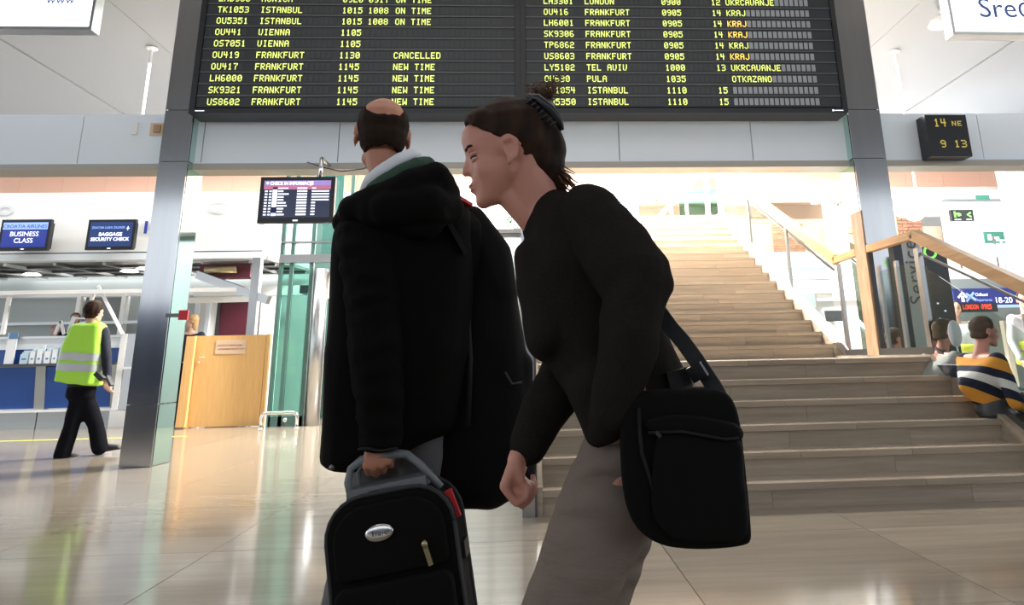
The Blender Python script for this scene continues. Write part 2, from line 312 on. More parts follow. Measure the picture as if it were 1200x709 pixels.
def board(x0, x1, tx, rows, left, label):
    Y = 7.30; zb = 3.69; top = 5.22
    t = thing('departure_board', label, 'flight board', ((x0+x1)/2, Y+.1, zb))
    MB().box(x0, x1, Y+.02, Y+.28, zb, top).build('casing', 'board_black', t, bevel=.01)
    fr = MB().box(x0, x1, Y-.015, Y+.02, zb, zb+.055).box(x0, x0+.06, Y-.015, Y+.02, zb+.055, top).box(x1-.06, x1, Y-.015, Y+.02, zb+.055, top); fr.build('frame', 'board_black', t, bevel=.006)
    adv = .0607
    for i, row in enumerate(rows):
        n = len(rows)-1-i; zc = 3.828+n*.1425
        p = MB().box(x0+.065, x1-.065, Y, Y+.02, zc-.062, zc+.062).build('row_panel', 'board_row', t)
        MB().box(x0+.065, x1-.065, Y-.012, Y+.004, zc+.064, zc+.076).build('row_lip', 'board_lip', p)
        sz = (.046, .078); zz = zc-.039; cols = (0, 8, 23.35, 28.3, 33.5) if left else (0, 8.1, 23.4, 33.4, 36.3)
        filled = set()
        mb = MB(); mo = MB(); orange = False
        for c, s in zip(cols, row):
            amber = (not left) and c == 36.3 and i in (2, 3, 5)
            if c == 36.3 and s == 'OTKAZANO': c = 36.3
            dots(mo if amber else mb, s, tx+c*adv, Y-.004, zz, *sz, adv); orange |= amber
            filled |= {round(c)+k for k in range(len(s))}
        mb.build('lettering', 'flip_yellow', p)['kind'] = 'stuff'
        if orange: mo.build('lettering', 'flip_orange', p)['kind'] = 'stuff'
        else: mo.bm.free()
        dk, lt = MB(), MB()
        for c in range(0, 54 if left else 53):
            if c in filled or c in (6, 7, 22): continue
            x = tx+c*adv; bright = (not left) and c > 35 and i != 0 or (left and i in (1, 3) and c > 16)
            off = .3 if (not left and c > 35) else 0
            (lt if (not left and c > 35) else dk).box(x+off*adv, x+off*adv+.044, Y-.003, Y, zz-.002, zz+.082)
        q = dk.build('flap_cells', 'cell_dark', p); q['kind'] = 'stuff'
        if not left: q = lt.build('flap_cells', 'cell_sheen', p); q['kind'] = 'stuff'  # reflected light on the flaps, put into a pale grey colour
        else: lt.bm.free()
    s = x0+.07 if left else x1-.16
    MB().box(s, s+.10, Y-.019, Y-.013, zb+.022, zb+.030).build('maker_plate', 'screen_white', t)
    if not left: MB().box(s-.03, s-.01, Y-.019, Y-.013, zb+.016, zb+.036).build('maker_plate', 'screen_white', t)
    return t
board(-3.735, -.062, -3.55, LEFT, True, 'left black split-flap departure board with yellow flight rows to Istanbul and Frankfurt')
board(-.060, 3.765, .22, RIGHT, False, 'right black split-flap departure board with gate numbers and flap cells greyed with painted sheen')
# hanging rods and lamps
def hung_lamp(x, y, zb, label, n):
    t = thing('pendant_lamp', label, 'lamp', (x, y, zb))
    MB().tube([(x, y, 6.6), (x, y, zb+.12)], .022).build('rod', 'white', t, True)
    MB().ball((x, y, 6.59), (.10, .10, .03)).build('ceiling_rose', 'white', t, True)
    for k in range(n):
        a = 2*math.pi*k/n+.3; MB().ball((x+.25*math.cos(a), y+.25*math.sin(a), zb-.02+.03*math.sin(3*a)), (.18, .18, .15)).build('globe', 'lamp_glow', t, True)
    return t
hung_lamp(7.12, 11.7, 3.50, 'cluster of white globe lamps hanging on a white rod right of the steel column', 6)
hung_lamp(-6.78, 11.7, 4.55, 'white globe lamp hanging on a white rod above the check-in desks', 4)
d = thing('spot_lamp', 'small white round spotlight at the ceiling behind the top right sign', 'lamp', (7.0, 10.0, 6.5))
MB().tube([(7.0, 10.0, 6.6), (7.0, 10.0, 6.42)], .05).build('stem', 'chrome', d, True)
MB().tube([(7.0, 10, 6.44), (7.0, 10, 6.36), (7.0, 10, 6.28)], [.10, .20, .24], 24).build('shade', 'white', d, True)
# lit signs at the top corners
t = thing('hanging_sign', 'white lit hanging sign with blue writing in the top left corner', 'sign', (-5.5, 7.0, 4.56))
MB().box(-6.6, -4.75, 7.0, 7.12, 4.58, 5.5).build('light_panel', 'sign_white', t)
MB().box(-6.62, -4.72, 6.99, 7.13, 4.545, 4.58).box(-4.75, -4.72, 6.99, 7.13, 4.58, 5.5).build('frame', 'steel_brushed', t)
text('lettering', 'www', 'logo_blue', t, (-5.25, 6.995, 4.86), .14)
t = thing('hanging_sign', 'white lit hanging sign reading Sreć in blue at the top right', 'sign', (6, 7.0, 4.54))
MB().box(5.02, 7.6, 7.0, 7.12, 4.58, 5.6).build('light_panel', 'sign_white', t)
MB().box(4.985, 7.6, 6.985, 7.13, 4.54, 4.58).box(4.985, 5.02, 6.985, 7.13, 4.58, 5.6).build('frame', 'white', t)
text('lettering', 'Sreć', 'logo_blue', t, (5.35, 6.994, 4.775), .36)
text('lettering', 'www.sreca.hr', 'faint_grey', t, (5.42, 6.994, 4.665), .055)
# clock
t = thing('digital_clock', 'black digital clock reading 14 and 9 13 on the white fascia', 'clock', (5.01, 7.5, 3.19))
MB().box(4.76, 5.27, 7.42, 7.60, 3.19, 3.71).build('casing', 'black_plastic', t, bevel=.01)
dots(MB(), '14', 4.86, 7.415, 3.56, .065, .10, .085).build('lettering', 'amber', t)['kind'] = 'stuff'
dots(MB(), 'NE', 5.08, 7.415, 3.57, .05, .06, .07).build('lettering', 'amber', t)['kind'] = 'stuff'
dots(MB(), '9 13', 4.90, 7.415, 3.30, .065, .09, .085).build('lettering', 'amber', t)['kind'] = 'stuff'
t = thing('wall_socket', 'small beige wall fitting on the fascia left of the column', 'wall fitting', (-4.22, FY, 3.6))
MB().box(-4.30, -4.13, FY-.02, FY, 3.54, 3.69).build('plate', 'plaque', t, bevel=.004); MB().box(-4.25, -4.18, FY-.05, FY-.02, 3.57, 3.66).build('switch', 'pillar_wood', t, bevel=.004)
tag(MB().box(-4.50, -4.44, FY-.03, FY, 3.55, 3.69).build('wall_sensor', 'white', None, bevel=.008), 'small white sensor box on the fascia left of the beige fitting', 'sensor')

# ================================================================= STAIRCASE
r_, tr = .153, .269
D0, LY, XL, XR = 4.685, 7.965, .09, 3.56
st = thing('staircase', 'wide polished stone staircase climbing to the upper floor', 'staircase', (1.8, D0, 0))
rnd = random.Random(3)
for k in range(1, 24):
    y0 = D0+(k-1)*tr if k <= 6 else LY+(k-7)*tr
    depth = tr+.03 if k not in (6, 23) else (LY-y0+.03 if k == 6 else .6)
    cuts = [XL]+sorted([XL+(XR-XL)*(c+rnd.uniform(-.08, .08)) for c in ((.3, .72) if k % 2 else (.5, .82))])+[XR]
    for a, b in zip(cuts, cuts[1:]):
        MB().box(a+.0015, b-.0015, y0-.012, y0+depth, k*r_-.042, k*r_).build('tread', 'step_stone', st, bevel=.003)
    cuts = [XL]+sorted([XL+(XR-XL)*(c+rnd.uniform(-.08, .08)) for c in ((.45, .8) if k % 2 else (.25, .66))])+[XR]
    for a, b in zip(cuts, cuts[1:]):
        MB().box(a+.001, b-.001, y0+.004, y0+.034, (k-1)*r_, k*r_-.044).build('riser', 'step_stone', st)
def slope_poly(x, off, low):                      # outline in the YZ plane along the whole stair
    return [(x, D0-.02, 0), (x, D0-.02, r_+off), (x, D0+5*tr, 6*r_+off), (x, LY-.02, 6*r_+off), (x, LY, 7*r_+off), (x, LY+16*tr, 23*r_+off), (x, LY+16*tr, 23*r_-low), (x, LY+.1, 6*r_-low*.9), (x, D0+6.2*tr, 6*r_-low), (x, D0+1.4*tr, 0)]
MB().prism([(XL, D0+.02, 0), (XL, D0+.1, .02)]+[(XL, D0+5*tr+.05, 5*r_-.05), (XL, LY+.05, 6*r_-.08), (XL, LY+16*tr+.05, 22*r_-.08), (XL, LY+16*tr, 23*r_-.6), (XL, LY, 6*r_-.3), (XL, D0+6*tr, 0)], (XR-XL, 0, 0)).build('stair_core', 'joint', st)
for x, e in ((XR, .12), (XL-.05, .05)):
    MB().prism(slope_poly(x, .02, .35), (e, 0, 0)).build('skirting', 'step_stone', st)
MB().box(XR+.12, 3.76, 6.0, LY+.1, 6*r_-.3, 6*r_).build('landing_slab', 'step_stone', st)
# steel stringers with glass, posts and wooden handrail
def stringer(x, name, label):
    t = thing('glass_railing', label, 'railing', (x, D0, 0)); return t
RX = 3.64
ra = stringer(RX, '', 'right glass railing of the lower stair flight with wooden handrail')
rb = stringer(RX, '', 'right glass railing of the upper stair flight with pale wooden handrail')
def np_(y):                                       # nosing height along the stair
    return r_+(y-D0)/tr*r_ if y < D0+5*tr else (6*r_ if y < LY else min(7*r_+(y-LY)/tr*r_, 23*r_))
MB().bar((RX, D0-.05, .15), (RX, D0+5*tr, 6*r_+.05), .06, .09).bar((RX, D0+5*tr, 6*r_+.05), (RX, LY-.2, 6*r_+.05), .06, .07).build('stringer', 'dark_steel', ra)
MB().bar((RX, LY-.25, 6*r_+.03), (RX, LY+16*tr, 23*r_+.06), .05, .10).build('stringer', 'steel_brushed', rb)
def post(x, y, z0, z1, parent, w=.035, m='steel_brushed'):
    MB().box(x-w/2, x+w/2, y-w*.8, y+w*.8, z0, z1).build('post', m, parent, bevel=.004)
for y in (D0+.15, 6.10): post(RX, y, np_(y)-.05, np_(y)+.98, ra, .045)
for y, h in ((7.74, 1.06), (9.22, .97), (10.72, .97), (12.1, .9)): post(RX, y, np_(y)-.05, np_(y)+h, rb, .035)
def pane(x, ya, yb, lo, hi, parent, m, e=.012):
    MB().prism([(x, ya, np_(ya)+lo), (x, yb, np_(yb)+lo), (x, yb, np_(yb)+hi), (x, ya, np_(ya)+hi)], (e, 0, 0)).build('glass_pane', m, parent)
pane(RX-.006, D0+.17, 6.03, .09, .80, ra, 'glass_smoke')
pane(RX-.006, 6.16, 6.85, .08, .86, ra, 'glass_smoke')
pane(RX-.006, 8.0, 9.19, .09, .84, rb, 'glass_clear'); pane(RX-.006, 9.25, 10.69, .09, .84, rb, 'glass_clear'); pane(RX-.006, 10.75, 12.0, .09, .84, rb, 'glass_pale')
for y in (6.50, 6.84): post(RX, y, 6*r_, 6*r_+.92, ra, .03)
MB().bar((RX, 4.3, 1.16), (RX, 6.125, 2.03), .075, .10).build('handrail', 'handrail_wood', ra, bevel=.012)
MB().bar((RX, 6.11, 2.03), (RX, 6.98, 2.035), .075, .075).build('handrail', 'handrail_wood', ra, bevel=.012)
MB().bar((RX, 4.3, 1.06), (RX, 6.10, 1.86), .012, .02).build('glass_edge', 'dark_steel', ra)
MB().bar((RX, 7.24, 2.04), (RX, 7.80, 2.03), .075, .075).build('handrail', 'handrail_wood', rb, bevel=.012)
MB().bar((RX, 7.78, 2.03), (RX, 12.3, 4.42), .075, .13).build('handrail', 'handrail_wood', rb, bevel=.012)
MB().bar((RX+.01, 7.9, 1.93), (RX+.01, 12.0, 4.12), .02, .03).build('glass_edge', 'dark_steel', rb)
t = thing('newel_pillar', 'tall wooden pillar standing in the railing beside the steel column', 'pillar', (RX, 7.1, .939))
MB().box(3.605, 3.625, 7.0, 7.24, .939, 2.46).build('timber_face', 'pillar_wood', t, bevel=.004)
MB().box(3.625, 3.67, 6.98, 7.22, .939, 2.03).build('steel_back', 'dark_steel', t)
t = thing('glass_railing', 'left railing of the stairs with steel foot post seen between the two walkers', 'railing', (XL-.08, D0, 0))
MB().box(XL-.13, XL-.05, D0-.03, D0+.05, 0, 1.98).build('post', 'steel_brushed', t, bevel=.006)
MB().box(XL-.05, XL-.035, D0-.03, D0+.0, 0, 1.2).build('clamp_strip', 'dark_steel', t)
for y in (6.1, 7.8, 9.3, 10.8, 12.2): post(XL-.08, y, np_(y)-.05, np_(y)+1., t)
pane(XL-.09, D0+.1, 6.0, .09, .85, t, 'glass_clear'); pane(XL-.09, 6.2, 7.7, .09, .85, t, 'glass_clear'); pane(XL-.09, 8.0, 12.1, .09, .85, t, 'glass_clear')
MB().bar((XL-.08, D0, 1.18), (XL-.08, 6.1, 1.96), .07, .08).bar((XL-.08, 6.1, 1.96), (XL-.08, 7.8, 1.98), .07, .08).bar((XL-.08, 7.8, 1.98), (XL-.08, 12.2, 4.4), .07, .08).build('handrail', 'handrail_wood', t)

# ================================================================= UPPER FLOOR AND FAR HALL
uf = struct(MB().box(-.1, 4.1, 12.3, 19, 3.22, 3.515).build('floor_upper', 'wall_white'))
# second stair railing going on up behind the landing
t = thing('glass_railing', 'short sloping handrail with white posts behind the top of the stairs', 'railing', (3.3, 14, 3.5))
a, b = at(770, 256, 14), at(829, 197, 14)
MB().bar(a, b, .06, .10).build('handrail', 'handrail_wood', t)
for x in (786, 803, 826, 840):
    k = (x-770)/59; p = a.lerp(b, k); q = V((p.x, 14, 3.5)); MB().bar(q, (p.x, 14, p.z+.0 if x < 830 else 4.9), .05 if x < 820 else .09, .05, (0, 1, 0)).build('post', 'white', t)
MB().prism([(a.x+.5, 14.02, 3.55), (b.x+.3, 14.02, 3.55), (b.x+.3, 14.02, 4.7), (b.x-.1, 14.02, 4.7), (a.x+.5, 14.02, 4.3)], (0, .012, 0)).build('glass_pane', 'glass_green', t)
# gallery on the far side
ga = struct(MB().box(2.0, 16, 17.0, 17.25, 4.88, 5.10).build('trim_2', 'white'))
MB().box(2.0, 16, 17.05, 18.95, 5.10, 5.2).build('gallery_soffit', 'beige', ga)
MB().box(2.0, 16, 16.95, 17.0, 5.10, 5.20).build('grey_band', 'beam_grey', ga)  # plain grey band above the white trim
MB().box(-.1, 8.9, 18.6, 18.95, 2.9, 5.1).build('gallery_wall', 'beige', ga)
MB().box(4.2, 9.4, 16.9, 17.2, 2.45, 3.50).build('parapet', 'white', ga)
MB().box(4.2, 9.4, 16.86, 16.9, 3.08, 3.24).build('window_band', 'window_blue', ga); MB().box(4.2, 9.4, 16.86, 16.9, 2.80, 2.90).build('grey_strip', 'partition_grey', ga)  # blue band and a thin grey strip across the parapet
def bricks(name, x0, x1, y, z0, z1, label):
    t = thing(name, label, 'brickwork', ((x0+x1)/2, y, z0))
    MB().box(x0, x1, y+.02, y+.35, z0, z1).build('mortar_core', 'beige', t)
    bw = .24; mb = MB(); n = int((z1-z0)/.075)
    for i in range(n):
        x = x0+(-.12 if i % 2 else 0)
        while x < x1:
            a, b = max(x, x0)+.006, min(x+bw, x1)-.006
            if b-a > .02: mb.box(a, b, y, y+.03, z0+i*.075+.006, z0+(i+1)*.075-.006)
            x += bw
    q = mb.build('brick', 'brick', t); q['kind'] = 'stuff'; return t
bricks('brick_wall', 6.9, 7.8, 18.5, 3.5, 4.6, 'brown brick wall on the gallery beyond the stair railing')
bricks('brick_pillar', 7.98, 8.55, 14.0, 2.9, 3.95, 'brown brick pillar under the globe lamps')
def far_column(x, y, z0, z1, w, label, lamp_z, dx=.3):
    t = thing('white_column', label, 'column', (x, y, z0)); MB().box(x-w/2, x+w/2, y-.1, y+.25, z0, z1).build('shaft', 'white', t)
    for s in (-1, 1):
        MB().tube([(x+s*dx, y-.25, lamp_z-.03), (x+s*dx, y-.25, lamp_z), (x+s*dx, y-.25, lamp_z+.05)], [.12, .27, .12], 20).build('lamp_disc', 'chrome', t, True)
        MB().bar((x, y-.12, lamp_z), (x+s*dx, y-.25, lamp_z), .05, .05).build('lamp_arm', 'chrome', t)
    MB().tube([(x, y-.28, lamp_z-.12), (x, y-.28, lamp_z+.14)], .09, 16).build('lamp_body', 'chrome', t, True); return t
far_column(2.60, 16.7, 3.5, 5.15, .42, 'white column with two chrome disc lamps at the head of the stairs', 4.78, .45)
far_column(7.55, 15.9, 0, 5.1, .40, 'white column with chrome disc lamps behind the upper handrail', 4.52, .42)
# hall to the right, seen past the steel column
t = sempty('wall_right'); MB().box(9.75, 16, 15.0, 15.2, 0, 4.35).build('wall_panel', 'wall_white', t)
MB().box(8.4, 16, 14.9, 18.9, 4.42, 4.6).build('soffit', 'panel_white', t)
MB().box(8.62, 9.75, 16.6, 16.8, 2.2, 4.4).build('wall_panel', 'wall_white', t)
a = at(1185, 215, 13); MB().prism([(a.x, 13, 2.6), (a.x+1.6, 13, 2.6), (a.x+1.6, 13, 5.2), (a.x-.1, 13, 5.2)], (0, .3, 0)).build('raking_pier', 'panel_white', t)
dr = struct(MB().box(9.25, 9.85, 15.4, 15.5, 2.7, 3.85).build('door_1', 'beige')); MB().box(9.05, 9.25, 15.38, 15.5, 2.7, 3.9).build('door_frame', 'white', dr); MB().box(8.8, 9.2, 15.6, 15.62, 2.7, 3.7).build('glass_leaf', 'glass_green', dr)
pb = struct(MB().box(8.3, 16, 13.6, 13.75, 2.25, 2.62).build('trim_3', 'white'))
MB().box(8.3, 16, 13.8, 15.0, 2.25, 2.4).build('slab', 'white', pb)
MB().box(9.0, 9.8, 13.55, 13.6, 2.85, 3.1).build('board', 'white', pb); MB().bar((9.0, 13.6, 2.62), (9.0, 13.6, 2.86), .03, .03).bar((9.8, 13.6, 2.62), (9.8, 13.6, 3.3), .03, .03).build('board_stand', 'dark_steel', pb)
t = thing('glass_railing', 'thin steel balustrade on the white parapet at the far right', 'railing', (10.5, 13.6, 2.62))
for x in (9.95, 10.5, 11.1): MB().bar((x, 13.6, 2.62), (x, 13.6, 3.22), .035, .035, (0, 1, 0)).build('post', 'steel_brushed', t)
for z in (2.85, 3.2): MB().bar((9.85, 13.6, z), (11.6, 13.6, z), .02, .025).build('rail', 'white', t)
t = thing('hanging_sign', 'small black hanging sign with green arrow symbols near the far ceiling', 'sign', (9.43, 13.9, 3.7))
MB().box(9.16, 9.66, 13.9, 13.98, 3.68, 3.93).build('panel', 'black_plastic', t)
y = 13.895
MB().quad((9.22, y, 3.82), (9.36, y, 3.82), (9.36, y, 3.86), (9.22, y, 3.86)).quad((9.22, y, 3.76), (9.26, y, 3.76), (9.26, y, 3.89), (9.22, y, 3.89)).quad((9.30, y, 3.78), (9.38, y, 3.80), (9.38, y, 3.84), (9.30, y, 3.82)).build('pictogram', 'green_sign', t)
MB().quad((9.50, y, 3.82), (9.59, y, 3.88), (9.61, y, 3.85), (9.54, y, 3.82)).quad((9.50, y, 3.82), (9.54, y, 3.82), (9.61, y, 3.78), (9.59, y, 3.75)).build('pictogram', 'green_sign', t)
MB().box(9.22, 9.36, y, y+.002, 3.705, 3.72).box(9.48, 9.60, y, y+.002, 3.705, 3.72).build('lettering', 'screen_white', t)
t = thing('exit_sign', 'small green exit sign with running figure on the white wall', 'sign', (10.9, 14.98, 3.4))
p = at(1157, 284, 14.97); q = at(1173, 273, 14.97)
MB().box(p.x-.05, q.x+.05, 14.95, 14.99, p.z-.02, q.z+.03).build('panel', 'exit_green', t)
MB().box(p.x+.02, p.x+.10, 14.94, 14.95, p.z+.05, q.z-.04).box(p.x+.16, p.x+.28, 14.94, 14.95, p.z+.07, p.z+.12).build('pictogram', 'screen_white', t)
p = at(1153, 238, 14.5); tag(MB().box(p.x-.16, p.x+.16, 14.5, 14.53, 4.28, 4.40).build('exit_sign', 'exit_green'), 'small green exit light hanging under the far soffit', 'sign')
# information banner and red display
t = thing('sign_banner', 'dark blue direction banner with white arrow, plane and gate numbers 18-20', 'sign', (9.7, 12.3, 1.6))
y = 12.3; p = at(1119, 355, y); q = at(1215, 340, y)
MB().box(p.x, q.x+1, y, y+.1, p.z-.04, q.z+.05).build('panel', 'banner_blue', t)
MB().box(p.x, q.x+1, y-.01, y, p.z-.10, p.z-.05).build('light_strip', 'screen_pale', t)
c = at(1128, 348, y-.005); MB().quad(c+V((-.03, 0, -.09)), c+V((.03, 0, -.09)), c+V((.03, 0, .02)), c+V((-.03, 0, .02))).quad(c+V((-.1, 0, .0)), c+V((0, 0, .1)), c+V((0, 0, .05)), c+V((-.07, 0, -.03))).quad(c+V((.1, 0, .0)), c+V((.07, 0, -.03)), c+V((0, 0, .05)), c+V((0, 0, .1))).build('arrow', 'screen_white', t)
c = at(1137, 348, y-.005); MB().quad(c+V((-.1, 0, -.07)), c+V((-.07, 0, -.1)), c+V((.1, 0, .07)), c+V((.07, 0, .1))).quad(c+V((-.1, 0, .05)), c+V((-.06, 0, .08)), c+V((.12, 0, -.04)), c+V((.08, 0, -.08))).build('plane_symbol', 'screen_pale', t)
text('lettering', 'Odlasci', 'screen_white', t, at(1143, 347, y-.005), .08); text('lettering', 'Departures', 'screen_pale', t, at(1143, 353, y-.005), .07)
text('lettering', '18-20', 'screen_white', t, at(1166, 355, y-.005), .15)
t = thing('led_display', 'dark display with a running line of red characters under the blue banner', 'display', (9.3, 12.35, 1.4))
y = 12.2; p = at(1124, 366, y); q = at(1168, 354.5, y)
MB().box(p.x, q.x, y, y+.08, p.z, q.z).build('casing', 'black_plastic', t)
c = at(1129, 362.5, y-.004); dots(MB(), 'LONDON 0925', c.x, c.y, c.z, .042, .085, .05).build('lettering', 'led_red', t)['kind'] = 'stuff'
t = sempty('wall_far_right'); MB().box(7.7, 16, 12.6, 12.8, 0, 2.3).build('wall_panel', 'wall_greygreen', t)
MB().box(8.9, 9.0, 12.5, 12.6, 0, 1.5).box(10.1, 10.2, 12.5, 12.6, 0, 1.5).build('door_post', 'poster', t)
# totems behind the landing glass
t = thing('service_totem', 'pale grey pillar sign with the word Service written upwards', 'sign', (4.17, 6.72, .0))
mat('totem_pale', (.55, .57, .56), .35)
px0, px1 = at(1058, 300, 6.7).x, at(1079, 300, 6.7).x
MB().box(px0, px1, 6.70, 6.80, 0, 2.13).build('panel', 'totem_pale', t, bevel=.01)
MB().box(px0-.09, px0, 6.70, 6.80, 0, 2.11).build('edge', 'totem_dark', t, bevel=.01)
text('lettering', 'Service', 'letter_grey', t, ((px0+px1)/2+.055, 6.693, 1.42), .21, (math.pi/2, -math.pi/2, 0), spacing=1.08)
t = thing('info_totem', 'dark pillar sign with a green ring symbol behind the service sign', 'sign', (4.6, 7.1, 0))
px0 = at(1084, 300, 7.08).x; px1 = at(1109, 300, 7.08).x; MB().box(px0, px1, 7.08, 7.2, 0, at(1090, 289, 7.08).z).build('panel', 'totem_dark', t, bevel=.01)
bmr = MB(); c = at(1090, 295.5, 7.07)
for k in range(16):
    a, b = 2*math.pi*k/16, 2*math.pi*(k+1)/16
    bmr.quad(*[c+V((math.cos(u)*r, 0, math.sin(u)*r)) for u, r in ((a, .05), (b, .05), (b, .075), (a, .075))])
bmr.build('ring_symbol', 'green_sign', t)
for i in range(5): MB().box(px0+.05+.07*(i % 2), px0+.07+.07*(i % 2), 7.075, 7.08, 1.45-.08*i, 1.465-.08*i).build('button', 'screen_white', t)
# bright furniture under the gallery, right of the stairs
t = thing('service_counter', 'white counter under the gallery seen through the stair railing', 'counter', (6.8, 12.5, 0))
MB().box(4.5, 7.6, 12.3, 12.9, 0, 1.9).build('body', 'white', t, bevel=.02); MB().box(4.4, 7.6, 12.25, 12.95, 1.9, 1.95).build('worktop', 'panel_white', t)
t = thing('monitor', 'grey screen standing on the white counter under the gallery', 'monitor', (6.1, 12.3, 1.95))
p = at(945, 352, 12.2); MB().box(p.x-.17, p.x+.17, 12.2, 12.24, p.z-.12, p.z+.14).build('screen', 'partition_grey', t, bevel=.01); MB().bar((p.x, 12.27, 1.95), (p.x, 12.27, p.z-.1), .05, .03, (0, 1, 0)).build('stand', 'dark_steel', t)
t = thing('monitor', 'black screen facing away on the white counter beside the wooden pillar', 'monitor', (6.5, 12.3, 1.9))
p = at(977, 372, 12.1); MB().box(p.x-.15, p.x+.15, 12.08, 12.12, p.z-.07, p.z+.12).build('screen', 'totem_dark', t, bevel=.01); MB().box(p.x-.03, p.x+.03, 12.12, 12.3, p.z-.02, p.z+.02).build('stand', 'dark_steel', t)

# ================================================================= CHECK-IN HALL, LEFT
Y = 12.6
def desk(x0, x1, label, end=False):
    t = thing('checkin_desk', label, 'desk', ((x0+x1)/2, Y, 0))
    MB().box(x0, x1, Y+.1, Y+.8, .02, 1.50).build('body', 'steel_brushed', t)
    MB().box(x0+.01, x1-.01, Y+.02, Y+.1, 0, .27).build('plinth', 'totem_grey', t, bevel=.01)
    MB().box(x0, x1, Y-.04, Y+.1, .27, .31).build('bumper', 'white', t, bevel=.01)
    MB().prism([(x0+.08, Y+.05, .33), (x0+.08, Y-.06, 1.02), (x0+.08, Y+.1, 1.02), (x0+.08, Y+.1, .33)], (x1-x0-.16, 0, 0)).build('front_panel', 'desk_blue', t)
    for x in (x0, x1-.08): MB().prism([(x, Y+.03, .31), (x, Y-.08, 1.03), (x, Y+.1, 1.03), (x, Y+.1, .31)], (.08, 0, 0)).build('upright', 'totem_grey', t)
    MB().box(x0, x1, Y-.12, Y+.1, 1.03, 1.07).build('ledge', 'totem_dark', t, bevel=.005)
    MB().box(x0+.04, x1-.04, Y+.06, Y+.1, 1.07, 1.32).build('back_strip', 'desk_blue', t)
    MB().box(x0, x1, Y+.04, Y+.1, 1.32, 1.50).build('fascia', 'panel_white', t)
    MB().box(x0, x1, Y, Y+.8, 1.50, 1.54).build('countertop', 'steel_brushed', t, bevel=.005); return t
desk(-10.9, -9.62, 'blue-fronted check-in desk cut off by the left edge of the photo')
desk(-9.62, -8.36, 'blue-fronted check-in desk carrying brochures left of the woman in the vest')
desk(-8.36, -7.10, 'blue-fronted check-in desk behind the woman in the green vest')
t = thing('desk_end_unit', 'grey steel end unit closing the row of check-in desks by the column', 'desk end', (-6.8, Y, 0))
MB().prism([(-7.08, Y-.05, .28), (-7.0, Y-.05, 1.55), (-6.55, Y-.05, 1.55), (-6.55, Y-.05, .28)], (0, .8, 0)).build('body', 'steel_brushed', t); MB().box(-6.99, -6.5, Y-.12, Y-.05, .95, .99).build('ledge', 'white', t); MB().box(-7.1, -6.5, Y-.1, Y+.7, 0, .27).build('plinth', 'white', t, bevel=.01)
MB().box(-7.10, -7.0, Y-.07, Y-.05, .28, 1.55).build('edge_trim', 'white', t)
rr = random.Random(5)
sh = [(10, 32, 'leaflet stand with white sheet and blue header', 'paper'), ]
t = thing('leaflet_stand', 'white notice with a blue header standing on the desk ledge at far left', 'leaflet', (-8.9, Y-.05, 1.07))
p = at(5, 420, Y-.05); q = at(20, 397, Y-.05); MB().box(p.x, q.x, Y-.05, Y-.035, 1.08, q.z+.1).build('sheet', 'paper', t); MB().box(p.x+.02, q.x+.01, Y-.056, Y-.05, q.z, q.z+.10).build('header', 'paper_blue', t)
names = [(24, 34, 'paper_pale', 'pale blue leaflet pile beside the standing notice', 1.30), (35, 42, 'paper', 'white leaflet pile, second right of the standing notice', 1.34), (43, 50, 'paper', 'tallest white leaflet pile in the middle of the desk ledge', 1.38), (52, 60, 'paper', 'white leaflet pile with a dark print, right of the tallest pile', 1.34), (61, 68, 'paper', 'white leaflet pile close to the green vest', 1.37), (69, 75, 'paper_pale', 'pale leaflet pile partly behind the green vest', 1.42)]
for x0, x1, m_, lb, zt in names:
    a, b = at(x0, 422, Y-.06).x, at(x1, 422, Y-.06).x; t = thing('leaflet_pile', lb, 'leaflets', ((a+b)/2, Y-.06, 1.07), 'leaflets on the check-in desk ledge')
    for k in range(3): MB().box(a+.01*k, b-.012*(2-k), Y-.08+.02*k, Y-.066+.02*k, 1.075, zt-.03*(2-k)).build('leaflet', m_ if k != 1 else 'paper_pale', t)
    MB().box(a+.03, b-.04, Y-.084, Y-.08, 1.14, 1.17).build('print', 'logo_blue', t)
# white lit canopy sign with monitors
sg = thing('canopy_sign', 'long white illuminated canopy above the check-in desks with blue number 19', 'canopy', (-7.6, 12.3, 2.8))
MB().box(-12, -4.72, 12.3, 12.5, 2.96, 4.05).build('light_panel', 'white', sg); MB().box(-12, -4.72, 12.26, 12.5, 2.82, 2.935).build('lower_trim', 'panel_white', sg, bevel=.02); MB().box(-12, -4.72, 12.29, 12.3, 2.935, 2.96).build('dark_line', 'dark_steel', sg)  # thin dark line between light panel and lower trim
text('lettering', '19', 'sign_blue', sg, at(165, 273, 12.28), .30, bold=.012)
p = at(240, 250, 12.28); text('lettering', 'ISO', 'faint_grey', sg, p, .16, shear=.3); bmr = MB(); c = at(256, 243, 12.285)
for k in range(20):
    a, b = 2*math.pi*k/20, 2*math.pi*(k+1)/20; bmr.quad(*[c+V((math.cos(u)*r*1.6, 0, math.sin(u)*r)) for u, r in ((a, .09), (b, .09), (b, .12), (a, .12))])
bmr.build('emblem', 'faint_grey', sg); bmr = MB(); c = at(6, 246, 12.285)
for k in range(20):
    a, b = 2*math.pi*k/20, 2*math.pi*(k+1)/20; bmr.quad(*[c+V((math.cos(u)*r*1.5, 0, math.sin(u)*r)) for u, r in ((a, .05), (b, .05), (b, .10), (a, .10))])
bmr.build('emblem', 'faint_grey', sg)
